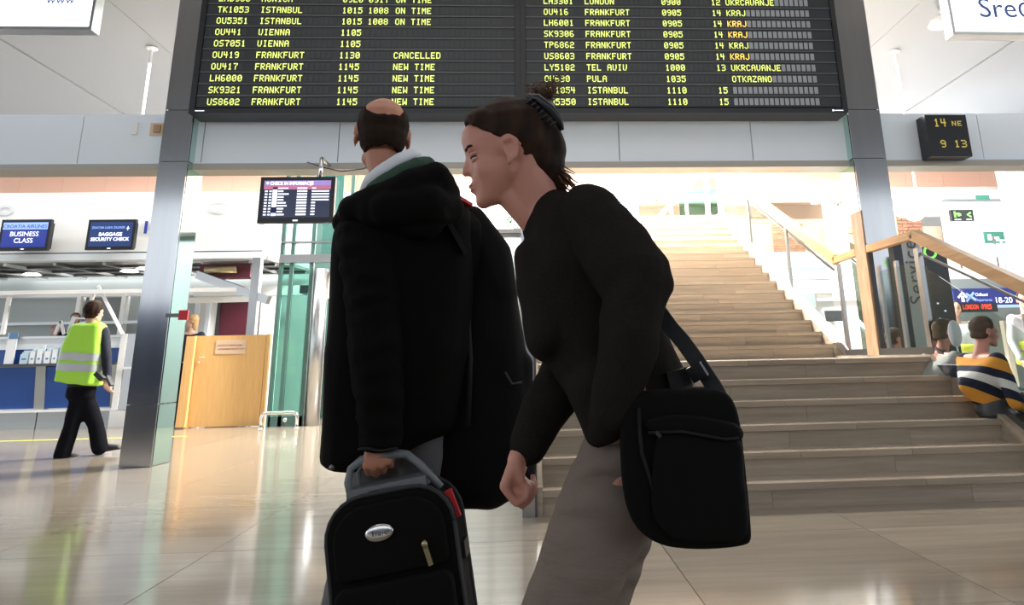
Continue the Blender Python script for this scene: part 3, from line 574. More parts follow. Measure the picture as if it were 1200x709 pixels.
# underside of the canopy: steel ribs and dark glass, rising to the back
cn = thing('canopy_roof', 'dark steel and glass roof of the check-in bay under the white sign', 'canopy roof', (-8, 14, 2.8))
MB().prism([(-12, 12.5, 2.82), (-12, 15.6, 2.95), (-12, 15.6, 3.0), (-12, 12.5, 2.9)], (7.3, 0, 0)).build('roof_sheet', 'canopy', cn)
for k in range(9): MB().bar((-11.8+k*.85, 12.5, 2.79), (-12.3+k*.85, 15.6, 2.92), .05, .05).build('rib', 'panel_white' if k % 3 == 0 else 'steel_brushed', cn)
for y, z in ((13.2, 2.83), (14.1, 2.87), (15.0, 2.90)): MB().bar((-12, y, z), (-4.8, y, z), .08, .05).build('cross_rib', 'dark_steel', cn)
for i, (x, y) in enumerate(((-7.6, 13.4), (-7.15, 13.1), (-9.6, 13.7))):
    MB().tube([(x, y, 2.80), (x, y, 2.76), (x, y, 2.75)], [.10, .16, .14], 20).build('ceiling_lamp', 'lamp_glow', cn, True)
MB().box(-12, -4.9, 12.32, 12.40, 2.24, 2.31).build('glazing_beam', 'white', cn)
for x0, x1 in ((10, 0), ): MB().bar(at(12, 343, 12.5), at(3, 392, 12.5), .06, .05, (0, 1, 0)).build('strut', 'white', cn)
MB().bar(at(115, 335, 12.45), at(144, 392, 12.3), .045, .04, (0, 1, 0)).build('strut', 'white', cn); MB().bar(at(110, 343, 12.5), at(107, 352, 12.5), .05, .05, (0, 1, 0)).build('strut', 'white', cn)
bk = sempty('wall_checkin'); MB().box(-12, -4.6, 15.8, 15.9, 0, 3.0).build('wall_panel', 'partition_grey', bk)
for x0, x1, m_ in ((-11.6, -9.9, 'partition_grey'), (-9.75, -9.0, 'canopy'), (-8.2, -7.2, 'partition_grey')): MB().box(x0, x1, 15.7, 15.8, .8, 2.5).build('glass_pane', m_, bk)
for x in (-9.85, -8.9, -8.3, -7.1): MB().box(x-.04, x+.04, 15.6, 15.8, 0, 2.6).build('mullion', 'white', bk)
for z in (1.95, 2.55): MB().box(-12, -7, 15.62, 15.7, z-.03, z+.03).build('transom', 'white' if z > 2 else 'panel_white', bk)
MB().box(-7.05, -6.55, 14.98, 15.1, 0, 2.46).box(-5.68, -5.3, 14.98, 15.1, 0, 2.46).build('wall_panel', 'wall_white', bk); MB().box(-7.1, -4.6, 14.95, 15.12, 2.42, 2.62).build('lintel', 'white', bk)
MB().box(-6.78, -6.70, 14.9, 15.0, 0, 2.4).box(-7.0, -6.93, 14.9, 15.0, 0, 2.4).build('mullion', 'panel_white', bk)
dr = struct(MB().box(-6.52, -5.70, 15.0, 15.05, 0, 2.30).build('door_2', 'burgundy')); MB().box(-6.58, -6.52, 14.97, 15.08, 0, 2.36).build('door_frame', 'totem_dark', dr)
# bay right of the column: raking canopy strut and white beam
t = thing('canopy_end', 'steel end frame of the check-in canopy right of the column', 'canopy frame', (-5, 12.3, 0))
MB().bar(at(232, 322, 12.6), at(315, 352, 12.2), .10, .14).build('raking_beam', 'steel_brushed', t); MB().bar(at(222, 352, 13), at(312, 350, 12.9), .08, .10).build('cross_beam', 'white', t)
MB().box(-4.84, -4.70, 12.2, 12.34, 0, 2.82).build('post', 'steel_brushed', t, bevel=.01)
MB().box(-5.9, -5.0, 12.55, 12.9, 2.52, 2.76).build('duct_box', 'burgundy', t); MB().tube([(-5.75, 12.45, 2.64), (-5.2, 12.45, 2.64)], .06).build('tube_lamp', 'brass', t, True)
MB().bar(at(205, 305, 12.6), at(312, 300, 12.5), .1, .12).build('edge_beam', 'panel_white', t)
# timber half door
t = thing('half_door', 'pale wooden waist-high door with a printed notice between column and lift', 'door', (-5.0, 12.0, 0))
MB().box(-5.55, -4.42, 12.0, 12.05, .01, 1.47).build('leaf', 'oak', t, bevel=.004); MB().box(-5.61, -5.56, 11.98, 12.06, 0, 1.47).build('jamb', 'oak', t); MB().box(-4.40, -4.35, 11.98, 12.06, 0, 1.48).build('jamb', 'oak', t)
p = at(252, 415, 11.99); q = at(289, 398, 11.99)
n_ = MB().box(p.x, q.x, 11.99, 12.0, p.z, q.z).build('notice', 'plaque', t)
text('lettering', 'ULAZ ZA SLUZBENE OSOBE', 'print_red', n_, (p.x+.03, 11.988, p.z+.13), .032); text('lettering', 'AUTHORIZED PERSONS ONLY', 'print_red', n_, (p.x+.04, 11.988, p.z+.07), .032)
p = at(233, 419, 11.96); MB().tube([p, p+V((.10, 0, 0))], .010, 8).build('handle', 'chrome', t, True); p = at(233, 425, 11.98); MB().ball(p, (.022, .02, .022)).build('lock', 'chrome', t, True)
t = thing('side_panel', 'narrow pale wooden panel between the steel column and the half door', 'panel', (-5.75, 11.9, 0))
MB().prism([at(205, 501, 11.9), at(216, 501, 11.9), at(229, 394, 11.9), at(219, 394, 11.9)], (0, .06, 0)).build('board', 'oak', t)
t = thing('red_sign', 'small red sign fixed to the edge of the left steel column', 'sign', (-3.8, 7.44, 1.4)); p = at(209, 375, 7.44); q = at(221, 363.5, 7.44)
MB().box(p.x, q.x, 7.43, 7.455, p.z, q.z).build('panel', 'red', t, bevel=.003); MB().box(-3.80, p.x+.02, 7.455, 7.48, p.z+.03, q.z-.03).build('bracket', 'dark_steel', t)
# lift shaft
t = thing('glass_lift', 'green glass lift shaft with steel frame behind the man', 'lift', (-3.9, 12.2, 0))
for x in (-4.20, -4.02, -3.68): MB().box(x-.03, x+.03, 11.8, 11.86, 0, 5.3).build('frame_post', 'green_steel', t)
MB().box(-4.20, -3.66, 13.4, 13.45, 0, 5.3).build('back_panel', 'green_steel', t)
for x0, x1 in ((-4.19, -4.02), (-4.0, -3.68)): MB().box(x0, x1, 11.82, 11.83, .15, 2.7).build('glass_pane', 'glass_green', t); MB().box(x0, x1, 11.82, 11.83, 2.8, 5.2).build('glass_pane', 'glass_pale', t)
MB().box(-4.23, -2.7, 11.78, 11.9, 2.66, 2.80).build('band', 'steel_brushed', t); MB().box(-4.23, -2.7, 11.79, 11.9, 3.0, 3.03).build('band', 'steel_brushed', t)
MB().box(-4.20, -3.66, 11.8, 11.84, 0, .16).build('kick_plate', 'green_steel', t); MB().box(-4.23, -3.64, 11.8, 13.4, 5.2, 5.3).build('top_plate', 'steel_brushed', t)
MB().box(-3.91, -3.89, 12.4, 12.5, .1, 5.1).build('guide_rail', 'panel_white', t)
MB().ball((-3.93, 11.79, .10), (.035, .02, .035)).build('bolt', 'chrome', t, True); MB().box(-4.05, -3.75, 12.4, 12.9, 2.2, 2.34).build('pulley_box', 'totem_dark', t)
MB().tube([(-3.52, 11.85, 0), (-3.52, 11.85, 2.55)], .12, 20).build('round_pillar', 'steel_brushed', t, True)
t = thing('lift_door', 'steel lift door surround with a cream poster, half hidden by the man', 'lift door', (-3.1, 11.9, 0))
MB().box(-3.38, -2.4, 11.95, 12.0, 0, 2.66).build('surround', 'steel_brushed', t); MB().box(-3.28, -2.5, 11.93, 11.95, .02, 2.35).build('door_leaf', 'totem_grey', t)
p = at(375, 350, 11.9); q = at(396, 318, 11.9); MB().box(p.x, q.x+.2, 11.90, 11.93, p.z, q.z).build('poster', 'poster', t)
for x in (-3.1, -2.6): MB().box(x-.03, x+.03, 11.95, 12.0, 2.8, 5.2).build('mullion', 'green_steel', t)
MB().box(-3.62, -2.4, 12.05, 12.06, 2.82, 5.2).build('glass_pane', 'glass_pale', t)
MB().bar((-3.1, 12.0, 2.8), (-2.75, 12.0, 4.6), .05, .05).build('brace', 'dark_steel', t)
wl_ = struct(MB().box(-2.38, .0, 12.2, 12.3, 0, 3.2).build('wall_blocker', 'partition_grey'))  # added wall, keeps the bright back wall out of the floor reflection
for x in (-1.8, -1.2, -.6): MB().box(x-.02, x+.02, 12.17, 12.2, 0, 3.2).build('mullion', 'steel_brushed', wl_)
MB().box(-2.38, 0, 12.15, 12.3, 3.2, 3.28).build('cap', 'dark_steel', wl_)
t = thing('potted_plant', 'small green plant on the ledge glimpsed between the two walkers', 'plant', (-.15, 12.25, 3.28)); MB().tube([(-.15, 12.25, 3.28), (-.15, 12.25, 3.42)], [.08, .11], 12).build('pot', 'white', t, True); lf = MB(); r3 = random.Random(2)
for i in range(60):
    p = V((-.15+r3.uniform(-.24, .24), 12.25+r3.uniform(-.12, .12), 3.5+r3.uniform(-.1, .16))); a_ = r3.uniform(0, 6.28); lf.quad(p, p+V((.05*math.cos(a_), .02, .05*math.sin(a_))), p+V((.09*math.cos(a_+.3), .0, .09*math.sin(a_+.3))), p+V((.04*math.cos(a_+.9), -.02, .04*math.sin(a_+.9))))
q = lf.build('leaves', 'plant', t); q['kind'] = 'stuff'
# chrome hoop
t = thing('hoop_barrier', 'low chrome hoop barrier on the floor in front of the lift', 'barrier', (-4.05, 11.6, 0))
def hoop(x0, x1, y, h, rr=.07):
    pts = [(x0, y, 0), (x0, y, h-rr)]+[(x0+rr-rr*math.cos(a), y, h-rr+rr*math.sin(a)) for a in (.4, .8, 1.2)]+[(x0+rr, y, h), (x1-rr, y, h)]+[(x1-rr+rr*math.sin(a), y, h-rr+rr*math.cos(a)) for a in (.4, .8, 1.2)]+[(x1, y, h-rr), (x1, y, 0)]
    return MB().tube(pts, .028, 12)
hoop(-4.22, -3.66, 11.55, .23).build('hoop', 'chrome', t, True)
for x in (-4.22, -3.66): MB().tube([(x, 11.55, 0), (x, 11.55, .01)], .05).build('floor_flange', 'chrome', t, True)

# hanging monitors
def screen(p0, p1, Y, label, hang, content, depth=.16):
    t = thing('hanging_monitor', label, 'monitor', ((p0.x+p1.x)/2, Y, p0.z)); x0, x1, z0, z1 = p0.x, p1.x, p0.z, p1.z; b = (x1-x0)*.055
    MB().box(x0, x1, Y, Y+.06, z0, z1).build('bezel', 'black_plastic', t, bevel=.006)
    MB().box(x0+b*2, x1-b, Y+.06, Y+depth, z0+b, z1-b).build('back_casing', 'black_plastic', t, bevel=.02)
    s = MB().box(x0+b, x1-b, Y-.004, Y, z0+b*1.3, z1-b).build('display', content[0], t)
    MB().box((x0+x1)/2-b*.6, (x0+x1)/2+b*.6, Y-.003, Y, z0+b*.4, z0+b*.75).build('maker_plate', 'screen_white', t)
    if hang: MB().tube([((x0+x1)/2+.2, Y+.1, z1-.05), ((x0+x1)/2+.2, Y+.1, hang-.04), ((x0+x1)/2+.2, Y+.12, hang-.03), ((x0+x1)/2+.2, 7.63, hang-.03)], .022).build('hanger', 'chrome', t, True)
    else: MB().box((x0+x1)/2-.1, (x0+x1)/2+.1, Y+depth, 12.3, z0+.2, z1-.2).build('bracket', 'dark_steel', t)
    return t, s, (x0+b, x1-b, z0+b*1.3, z1-b)
t, s, (x0, x1, z0, z1) = screen(at(301, 261.5, 7.2), at(393.5, 207, 7.2), 7.2, 'black hanging monitor showing a check-in information list', 3.2, ('screen_dark',))
y = 7.192; h = z1-z0; w = x1-x0
MB().box(x0, x1, y, y+.003, z1-h*.13, z1).build('header_band', 'screen_head', s); MB().box(x0, x1, y, y+.003, z1-h*.24, z1-h*.13).build('header_band', 'screen_rose', s)
text('lettering', 'CHECK IN INFORMACIJE', 'screen_white', s, (x0+w*.09, y-.002, z1-h*.115), h*.125, bold=.0015, sx=.82)
MB().ball((x0+w*.05, y, z1-h*.065), (.014, .002, .014)).build('emblem', 'screen_white', s)
for i in range(10):
    z = z1-h*.205-i*h*.079; l = MB(); r = random.Random(i)
    if i > 0:
        l.box(x0+w*.02, x0+w*.06, y, y+.002, z-.009, z+.006); l.box(x0+w*.085, x0+w*.12, y, y+.002, z-.009, z+.006)
    l.box(x0+w*.215, x0+w*(.28+.10*r.random()), y, y+.002, z-.009, z+.006).box(x0+w*.50, x0+w*.65, y, y+.002, z-.010, z+.008)
    l.box(x0+w*.72, x0+w*(.98 if i in (1, 2, 3, 4) else .78), y, y+.002, z-.009, z+.006); l.build('text_line', 'screen_white', s)['kind'] = 'stuff'
    MB().box(x0+w*.135, x0+w*.205, y, y+.002, z-h*.036, z+h*.036).build('airline_logo', 'navy' if i in (7, 8) else 'screen_white' if i else 'screen_dark', s)
t, s, (x0, x1, z0, z1) = screen(at(-4, 294, 12.0), at(61, 257, 12.0), 12.0, 'black monitor reading BUSINESS CLASS on the white canopy', 0, ('screen_blue',))
cx = (x0+x1)/2; MB().box(x0, x1, 11.985, 11.994, z1-.13, z1-.01).build('header_band', 'screen_pale', s)
text('lettering', 'CROATIA AIRLINES', 'sign_blue', s, (cx, 11.983, z1-.105), .085, align='CENTER'); text('lettering', 'BUSINESS', 'screen_white', s, (cx, 11.99, z0+.19), .115, align='CENTER'); text('lettering', 'CLASS', 'screen_white', s, (cx, 11.99, z0+.075), .115, align='CENTER')
t, s, (x0, x1, z0, z1) = screen(at(99, 293, 12.0), at(160, 257, 12.0), 12.0, 'black monitor reading BAGGAGE SECURITY CHECK left of the blue number', 0, ('navy_screen',))
cx = (x0+x1)/2; text('lettering', 'ZRACNA LUKA ZAGREB', 'screen_pale', s, (cx-.05, 11.99, z1-.12), .06, align='CENTER', sx=.85); text('lettering', 'BAGGAGE', 'screen_white', s, (cx, 11.99, z0+.185), .085, align='CENTER', bold=.002); text('lettering', 'SECURITY CHECK', 'screen_white', s, (cx, 11.99, z0+.10), .080, align='CENTER', bold=.002)
MB().box(x1-.10, x1-.05, 11.988, 11.992, z1-.12, z1-.11).box(x1-.08, x1-.07, 11.988, 11.992, z1-.15, z1-.08).build('emblem', 'screen_white', s)
# cable drooping from the fascia
pts = [at(360, 190, 7.5), at(378, 196, 7.4), at(400, 201, 7.4), at(425, 198, 7.5), at(440, 192, 7.55)]
tag(MB().tube(pts, .006, 6).build('cable', 'black_plastic', None, True), 'thin black cable drooping under the fascia above the hanging monitor', 'cable')
# ================================================================= PEOPLE
def P(px, py, Y, r, ry=None, rz=None):           # ellipsoid of pixel radii seen at depth Y, ry = real half depth in metres
    k = Y/F_*1.03; c = at(px, py, Y); return (c, (r*k, ry if ry else r*k, (rz if rz else r)*k))
def frame(fwd, up):
    f = V(fwd).normalized(); s = f.cross(V(up)).normalized(); u = s.cross(f); return f, s, u
def head_prims(o, fwd, up, k=1., neck=None, ears=True, soft=False):
    f, s, u = frame(fwd, up); o = V(o); R = Matrix((f, s, u)).transposed()
    def e(a, b, c, ra, rb, rc): return (o+(f*a+s*b+u*c)*k, (ra*k, rb*k, rc*k), R)
    L = [[e(-.012, 0, .03, .097, .076, .088)], [e(.0, 0, .03, .09, .070, .07), e(.04, 0, -.035, .045, .050, .05)], [e(.03, 0, -.05, .045, .052, .045), e(.068, 0, -.096, .018, .024, .016)],
         [e(.0, .045, -.07, .02, .014, .02), e(.068, 0, -.1, .016, .02, .014), e(.0, -.045, -.07, .02, .014, .02)],
         [e(.070, -.03, .012, .014, .022, .010), e(.074, 0, .014, .014, .02, .012), e(.070, .03, .012, .014, .022, .010)],
         [e(.082, 0, .010, .008, .008, .01), e(.108, 0, -.030, .010, .010, .009)], [e(.088, -.013, -.034, .012, .007, .008), e(.088, .013, -.034, .012, .007, .008)],
         [e(.082, 0, -.058, .012, .022, .005)], [e(.080, 0, -.070, .012, .019, .006)],
         [e(.05, -.034, -.028, .026, .02, .024)], [e(.05, .034, -.028, .026, .02, .024)]]
    if soft:                                      # fuller cheeks, rounder forehead, shorter nose
        del L[3]; L[4] = [e(.080, 0, .008, .008, .008, .01), e(.095, 0, -.027, .0095, .0095, .009)]; L[5] = [e(.078, -.012, -.030, .011, .0065, .007), e(.078, .012, -.030, .011, .0065, .007)]
        L += [[e(.066, 0, -.050, .020, .028, .022)], [e(.045, 0, .045, .048, .055, .04), e(.05, 0, .015, .040, .055, .03)], [e(.035, 0, -.045, .05, .058, .045), e(.050, 0, -.085, .030, .035, .024)], [e(.045, -.038, -.035, .03, .022, .03), e(.045, .038, -.035, .03, .022, .03), e(.01, 0, -.04, .04, .062, .04)]]
    if ears:
        es = .92 if soft else 1.
        ea, eu = ears if isinstance(ears, tuple) else (0, 0)
        for q in (-1, 1):
            for i in range(7):
                a = -1.9+i*.62; L.append([e(ea-.012-.014*es*math.cos(a), q*.080, eu-.004+.026*es*math.sin(a)+.004, .0055, .0055, .0055), e(ea-.012-.014*es*math.cos(a+.62), q*.080, eu-.004+.026*es*math.sin(a+.62)+.004, .0055, .0055, .0055)])
            L.append([e(ea-.006, q*.072, eu-.004, .010*es, .006, .020*es)]); L.append([e(ea-.004, q*.077, eu-.030, .007, .005, .009)])
    if neck is not None: L.append([(o+(f*-.02+u*-.06)*k, .050*k), (V(neck), .056*k)])
    return L
def eyes(o, fwd, up, root, k=1., brows='brow'):
    f, s, u = frame(fwd, up); o = V(o); R = Matrix((f, s, u)).transposed()
    for q in (-1, 1):
        c = o+(f*.066+s*q*.031+u*-.006)*k; e_ = MB().ball(c, .0112*k, 8).build('eye', 'eye_white', root, True)
        MB().ball(c+f*.0058*k, .0062*k, 6).build('iris', 'iris', e_, True)
        MB().ball(c+(f*.001+u*.006)*k, (.0135*k, .017*k, .0065*k), 6, R).ball(c+(f*.0-u*.007)*k, (.013*k, .017*k, .0055*k), 6, R).build('eyelid', 'skin', e_, True); MB().ball(c+(f*.004+u*.0)*k, (.010*k, .0150*k, .0016*k), 6, R).build('eyelashes', 'brow', e_, True)
        MB().ball(o+(f*.083+s*q*.026+u*.015)*k, (.005*k, .014*k, .0035*k), 6, R).ball(o+(f*.076+s*q*.042+u*.016)*k, (.008*k, .013*k, .003*k), 6, R).build('eyebrow', brows, root, True)
    MB().ball(o+(f*.0885+u*-.0595)*k, (.006*k, .020*k, .0030*k), 6, R).ball(o+(f*.0865+u*-.069)*k, (.006*k, .017*k, .0038*k), 6, R).build('lips', 'lip', root, True)
def hand_prims(w, d, n, t, curl=(.5, .6, .4), k=1., thumb=.5):
    """wrist, hand direction, palm normal, thumb side"""
    w, d, n, t = V(w), V(d).normalized(), V(n).normalized(), V(t).normalized(); L = []
    L.append([(w, .025*k), (w+d*.03*k+t*.012*k, .022*k), (w+d*.03*k-t*.012*k, .020*k)])
    L.append([(w+d*.03*k+t*.018*k, .016*k), (w+d*.03*k-t*.020*k, .015*k), (w+d*.085*k+t*.030*k, .012*k), (w+d*.078*k-t*.030*k, .011*k)])
    for i, (off, base, ln, r) in enumerate(((.031, .088, .92, .0092), (.0105, .092, 1., .0096), (-.0105, .089, .94, .0090), (-.031, .080, .76, .0080))):
        p = w+(d*base+t*off)*k; a = 0
        for j, sl in enumerate((.046, .028, .022)):
            a += curl[j]*(1+.06*i); q = p+(d*math.cos(a)+n*math.sin(a))*sl*ln*k
            L.append([(p, r*k*(1.04-.06*j)), (q, r*k*(.97-.07*j))]); p = q
    b = w+(d*.028+t*.028+n*.006)*k; m = b+(d*.030+t*(.026*(1-thumb))+n*.022*thumb)*k; e_ = m+(d*.026-t*.014*thumb+n*.014*thumb)*k; g = e_+(d*.018-t*.016*thumb+n*.006)*k
    L += [[(b, .015*k), (m, .0115*k)], [(m, .011*k), (e_, .0098*k)], [(e_, .0098*k), (g, .0085*k)]]
    return L
def limb(pts, rs): return [[(V(a), ra), (V(b), rb)] for a, b, ra, rb in zip(pts, pts[1:], rs, rs[1:])]
def shoe(root, heel, d, k=1., up=(0, 0, 1)):
    h, d, u = V(heel), V(d).normalized(), V(up); 
    blob('shoe', [[(h+u*.045*k, .040*k), (h+d*.10*k+u*.045*k, (.042*k, .042*k, .042*k)), (h+d*.19*k+u*.03*k, (.04*k, .04*k, .028*k))], [(h+u*.012*k, (.042*k, .042*k, .012*k)), (h+d*.20*k+u*.012*k, (.042*k, .042*k, .012*k))], [(h+u*.05*k, .04*k), (h+u*.10*k, .038*k)]], 'shoe', root, .009, 2)

# ---- the man, seen from behind, carrying a suitcase
man = thing('person', 'balding person seen from behind in a long black hooded coat, carrying a suitcase', 'person', (-.38, 2.1, 0))
mh = at(447, 160, 2.0)+V((0, .01, 0)); mf = V((-.30, 1, .0)); hip = V((-.365, 2.19, .92))
lw, rw = V((-.402, 1.965, .785)), V((-.24, 2.40, .86))
lsh, rsh = P(432, 275, 2.03, 1)[0], V((-.24, 2.12, 1.38)); lel, rel = P(438, 385, 1.96, 1)[0], V((-.19, 2.20, 1.12))
lk, rk = V((-.50, 2.36, .52)), V((-.30, 2.22, .50)); la, ra_ = V((-.62, 2.50, .10)), V((-.27, 2.02, .17))
bp = head_prims(mh, mf, (0, 0, 1), 1.0, V((-.405, 2.01, 1.46)))
bp += [[(V((-.405, 2.04, 1.43)), .06), (lsh+V((.02, .02, 0)), .05), (rsh, .05)], [(V((-.37, 2.09, 1.32)), (.13, .07, .1)), (V((-.365, 2.14, 1.05)), (.12, .07, .1)), (hip, (.13, .08, .09))]]
bp += limb([lsh, lel, lw], [.052, .038, .026]) + limb([rsh, rel, rw], [.052, .038, .026])
bp += limb([hip+V((-.08, 0, -.02)), lk, la], [.075, .05, .04]) + limb([hip+V((.075, 0, -.02)), rk, ra_], [.075, .05, .04])
bp += hand_prims(lw, (0, -.05, -1), (0, 1, -.05), (-1, 0, 0), (1.0, 1.45, .9), 1.0, 1.0) + hand_prims(rw, (-.2, .8, -.4), (-1, 0, 0), (0, .3, 1), (.5, .6, .4))
body = blob('body', bp, 'skin_man', man, .0058, 2)
# hair: a short shell with a bald crown
f_, s_, u_ = frame(mf, (0, 0, 1)); Rm = Matrix((f_, s_, u_)).transposed()
def man_bald(c):
    q = Rm.transposed() @ (c-mh); x, y, z = q; jit = .006*noise.noise(c*60)
    bald = V((x+.078, y*.95, z-.098)).length < .062+jit and z > .04 or V((x+.03, y, z-.12)).length < .066
    top_front = x > .0 and z > .055
    face = x > .045+jit or z < -.066-x*.1+jit or (x > -.005 and z < .005)
    return bald or top_front or face
blob('hair', [[(mh+f_*-.012+u_*.03, (.1005, .080, .0915), Rm)], [(mh+f_*-.032+u_*-.01, (.079, .072, .07), Rm), (mh+f_*-.03+u_*-.05, (.055, .055, .03), Rm)]], 'hair_short', man, .005, 1, wr=.0012, wscale=120, cut=man_bald)
# shirt collar and green scarf
def ring(c, rx, ry, tilt, r, n=26, a0=0, a1=2*math.pi):
    T = tilt; return [V(c)+T @ V((math.cos(a0+(a1-a0)*i/n)*rx, math.sin(a0+(a1-a0)*i/n)*ry, 0)) for i in range(n+1)]
from mathutils import Euler
cpos = V((-.405, 2.015, 1.505)); Tc = Euler((.22, -.33, 0)).to_matrix()
pr = ring(cpos, .082, .075, Tc, 0); up_ = Tc @ V((0, 0, 1))
def band(name, pts, m, wr=0.):
    c_ = [P(x, y, Yy, r_b, .012) for x, y, Yy, r_b in pts]; blob(name, [[a, b] for a, b in zip(c_, c_[1:])], m, man, .006, 3, wr=wr, wscale=30)
band('shirt_collar', [(428, 222, 1.97, 7), (434, 210, 1.945, 7.5), (448, 199, 1.93, 8), (466, 188, 1.93, 8.5), (482, 181, 1.955, 8), (488, 182, 2.0, 7), (480, 196, 2.08, 7)], 'shirt_white')
pr = ring(cpos+V((.018, -.002, -.026)), .104, .088, Tc, 0)
band('scarf', [(436, 222, 1.93, 9), (452, 212, 1.915, 10), (470, 202, 1.91, 10), (488, 193, 1.93, 9), (502, 190, 1.97, 7.5), (505, 198, 2.05, 9)], 'scarf', .002)
# coat: torso and skirt, split vent at the back, sleeves, hood
tor = [[P(425, 272, 2.03, 30, .10), P(520, 255, 2.06, 30, .10), P(475, 275, 2.07, 60, .15, 45)],
       [P(425, 280, 2.03, 32, .10), P(522, 262, 2.08, 32, .10), P(425, 420, 2.09, 38, .17), P(515, 410, 2.12, 36, .18)],
       [P(424, 410, 2.09, 38, .17), P(515, 410, 2.12, 36, .18), P(413, 535, 2.16, 30, .17, 14), P(508, 492, 2.18, 32, .20, 14), P(450, 520, 2.16, 30, .19, 14)]]
coat = blob('coat', tor, 'coat', man, .0125, 3, wr=.006, wscale=7, wst=(1, 1, .5))
slv = [[P(430, 282, 1.99, 34, .085), P(437, 350, 1.95, 31, .075)], [P(437, 350, 1.95, 31, .072), P(441, 420, 1.93, 30, .068)], [P(441, 420, 1.93, 29, .068), P(447, 500, 1.95, 24, .055)], [P(447, 500, 1.95, 24, .055), P(447, 522, 1.96, 22.5, .05, 6)]]
def wr_sleeve(o):
    for v in o.data.vertices: v.co += V((0, -1, 0))*.004*math.sin(v.co.z*95+3*noise.noise(v.co*9))
sl = blob('sleeve', slv, 'coat', man, .008, 3, wr=.006, wscale=14, wst=(1, 1, 1.6)); wr_sleeve(sl)
blob('sleeve', limb([rsh+V((.02, 0, -.03)), rel, rw+V((0, -.03, .01))], [.085, .07, .05]), 'coat', man, .01, 3, wr=.005, wscale=12)
hood = [[P(414, 246, 1.96, 17, .05), P(440, 236, 1.92, 17, .05), P(475, 222, 1.90, 20, .05)], [P(475, 222, 1.90, 20, .05), P(510, 207, 1.93, 18, .06), P(524, 228, 2.0, 16, .06)],
        [P(412, 250, 1.97, 14, .05), P(418, 262, 2.0, 16, .05)], [P(455, 245, 1.90, 22, .06), P(500, 240, 1.90, 26, .06), P(527, 246, 1.98, 18, .06)], [P(440, 246, 1.93, 22, .06), P(500, 262, 1.93, 20, .05)],
        [P(414, 246, 1.99, 17, .06), P(405, 262, 2.03, 15, .06)]]
blob('hood', hood, 'coat', man, .008, 3, wr=.005, wscale=12, wst=(1, 1, 2))
MB().ball(at(404, 246, 1.93), (.009, .005, .009)).build('snap_button', 'dark_steel', man, True); MB().ball(at(389, 548, 1.99), (.008, .006, .008)).build('snap_button', 'dark_steel', man, True)
MB().tube([P(425+45*k/8, 524-1.5*math.sin(k), 1.955, 1)[0]+V((0, -.052+.0*k, 0)) for k in range(0, 9)], .004, 6).build('cuff_seam', 'coat_trim', man, True)
tp = [[(hip+V((-.03, 0, .02)), (.14, .10, .10)), (hip+V((.02, .0, -.06)), (.145, .11, .10))]]
tp += limb([hip+V((-.07, 0, -.05)), lk, la+V((0, 0, .03))], [.10, .08, .07]) + limb([hip+V((.075, -.01, -.05)), rk, ra_+V((0, 0, .03))], [.10, .08, .07])
blob('trousers', tp, 'trousers_grey', man, .015, 3, wr=.006, wscale=9)
shoe(man, (-.64, 2.47, .0), (-.55, 1, 0)); shoe(man, (-.25, 1.96, .10), (-.35, 1, -.55))
# ---- the large soft bag on his right shoulder
bag = thing('shoulder_bag', 'large soft black travel bag on the shoulder of the person in the hooded coat', 'bag', (-.05, 2.2, .6))
B_ = [[P(553, 258, 2.16, 17, .07), P(574, 300, 2.2, 27, .10), P(583, 345, 2.2, 25, .11)], [P(574, 300, 2.2, 27, .10), P(587, 400, 2.22, 27, .12), P(560, 400, 2.2, 40, .12)],
      [P(585, 400, 2.22, 30, .12), P(545, 410, 2.2, 36, .12), P(598, 545, 2.22, 29, .12), P(530, 560, 2.22, 30, .10), P(570, 566, 2.22, 30, .12, 24)], [P(614, 425, 2.2, 11, .05), P(612, 455, 2.2, 11, .05)]]
bb = blob('bag_body', B_, 'bag_black', bag, .013, 3, wr=.008, wscale=6, wst=(1, 1, .5))
MB().tube([P(x, y, 2.07, 1)[0] for x, y in ((534, 262), (545, 330), (551, 420), (548, 500))], .009, 8).build('piping', 'bag_trim', bag, True)
MB().bar(P(536, 232, 2.02, 1)[0], P(551, 241, 2.05, 1)[0], .028, .010).build('red_tab', 'red', bag, bevel=.004)
MB().bar(P(515, 240, 2.0, 1)[0]+V((0, -.06, 0)), P(548, 300, 2.06, 1)[0]+V((0, -.06, 0)), .015, .04, (0, -1, 0)).build('strap', 'bag_trim', bag, bevel=.003)
MB().tube([P(x, y, 2.08, 1)[0] for x, y in ((592, 436), (600, 450), (612, 448))], .004, 6).build('zip_cord', 'webbing', bag, True)

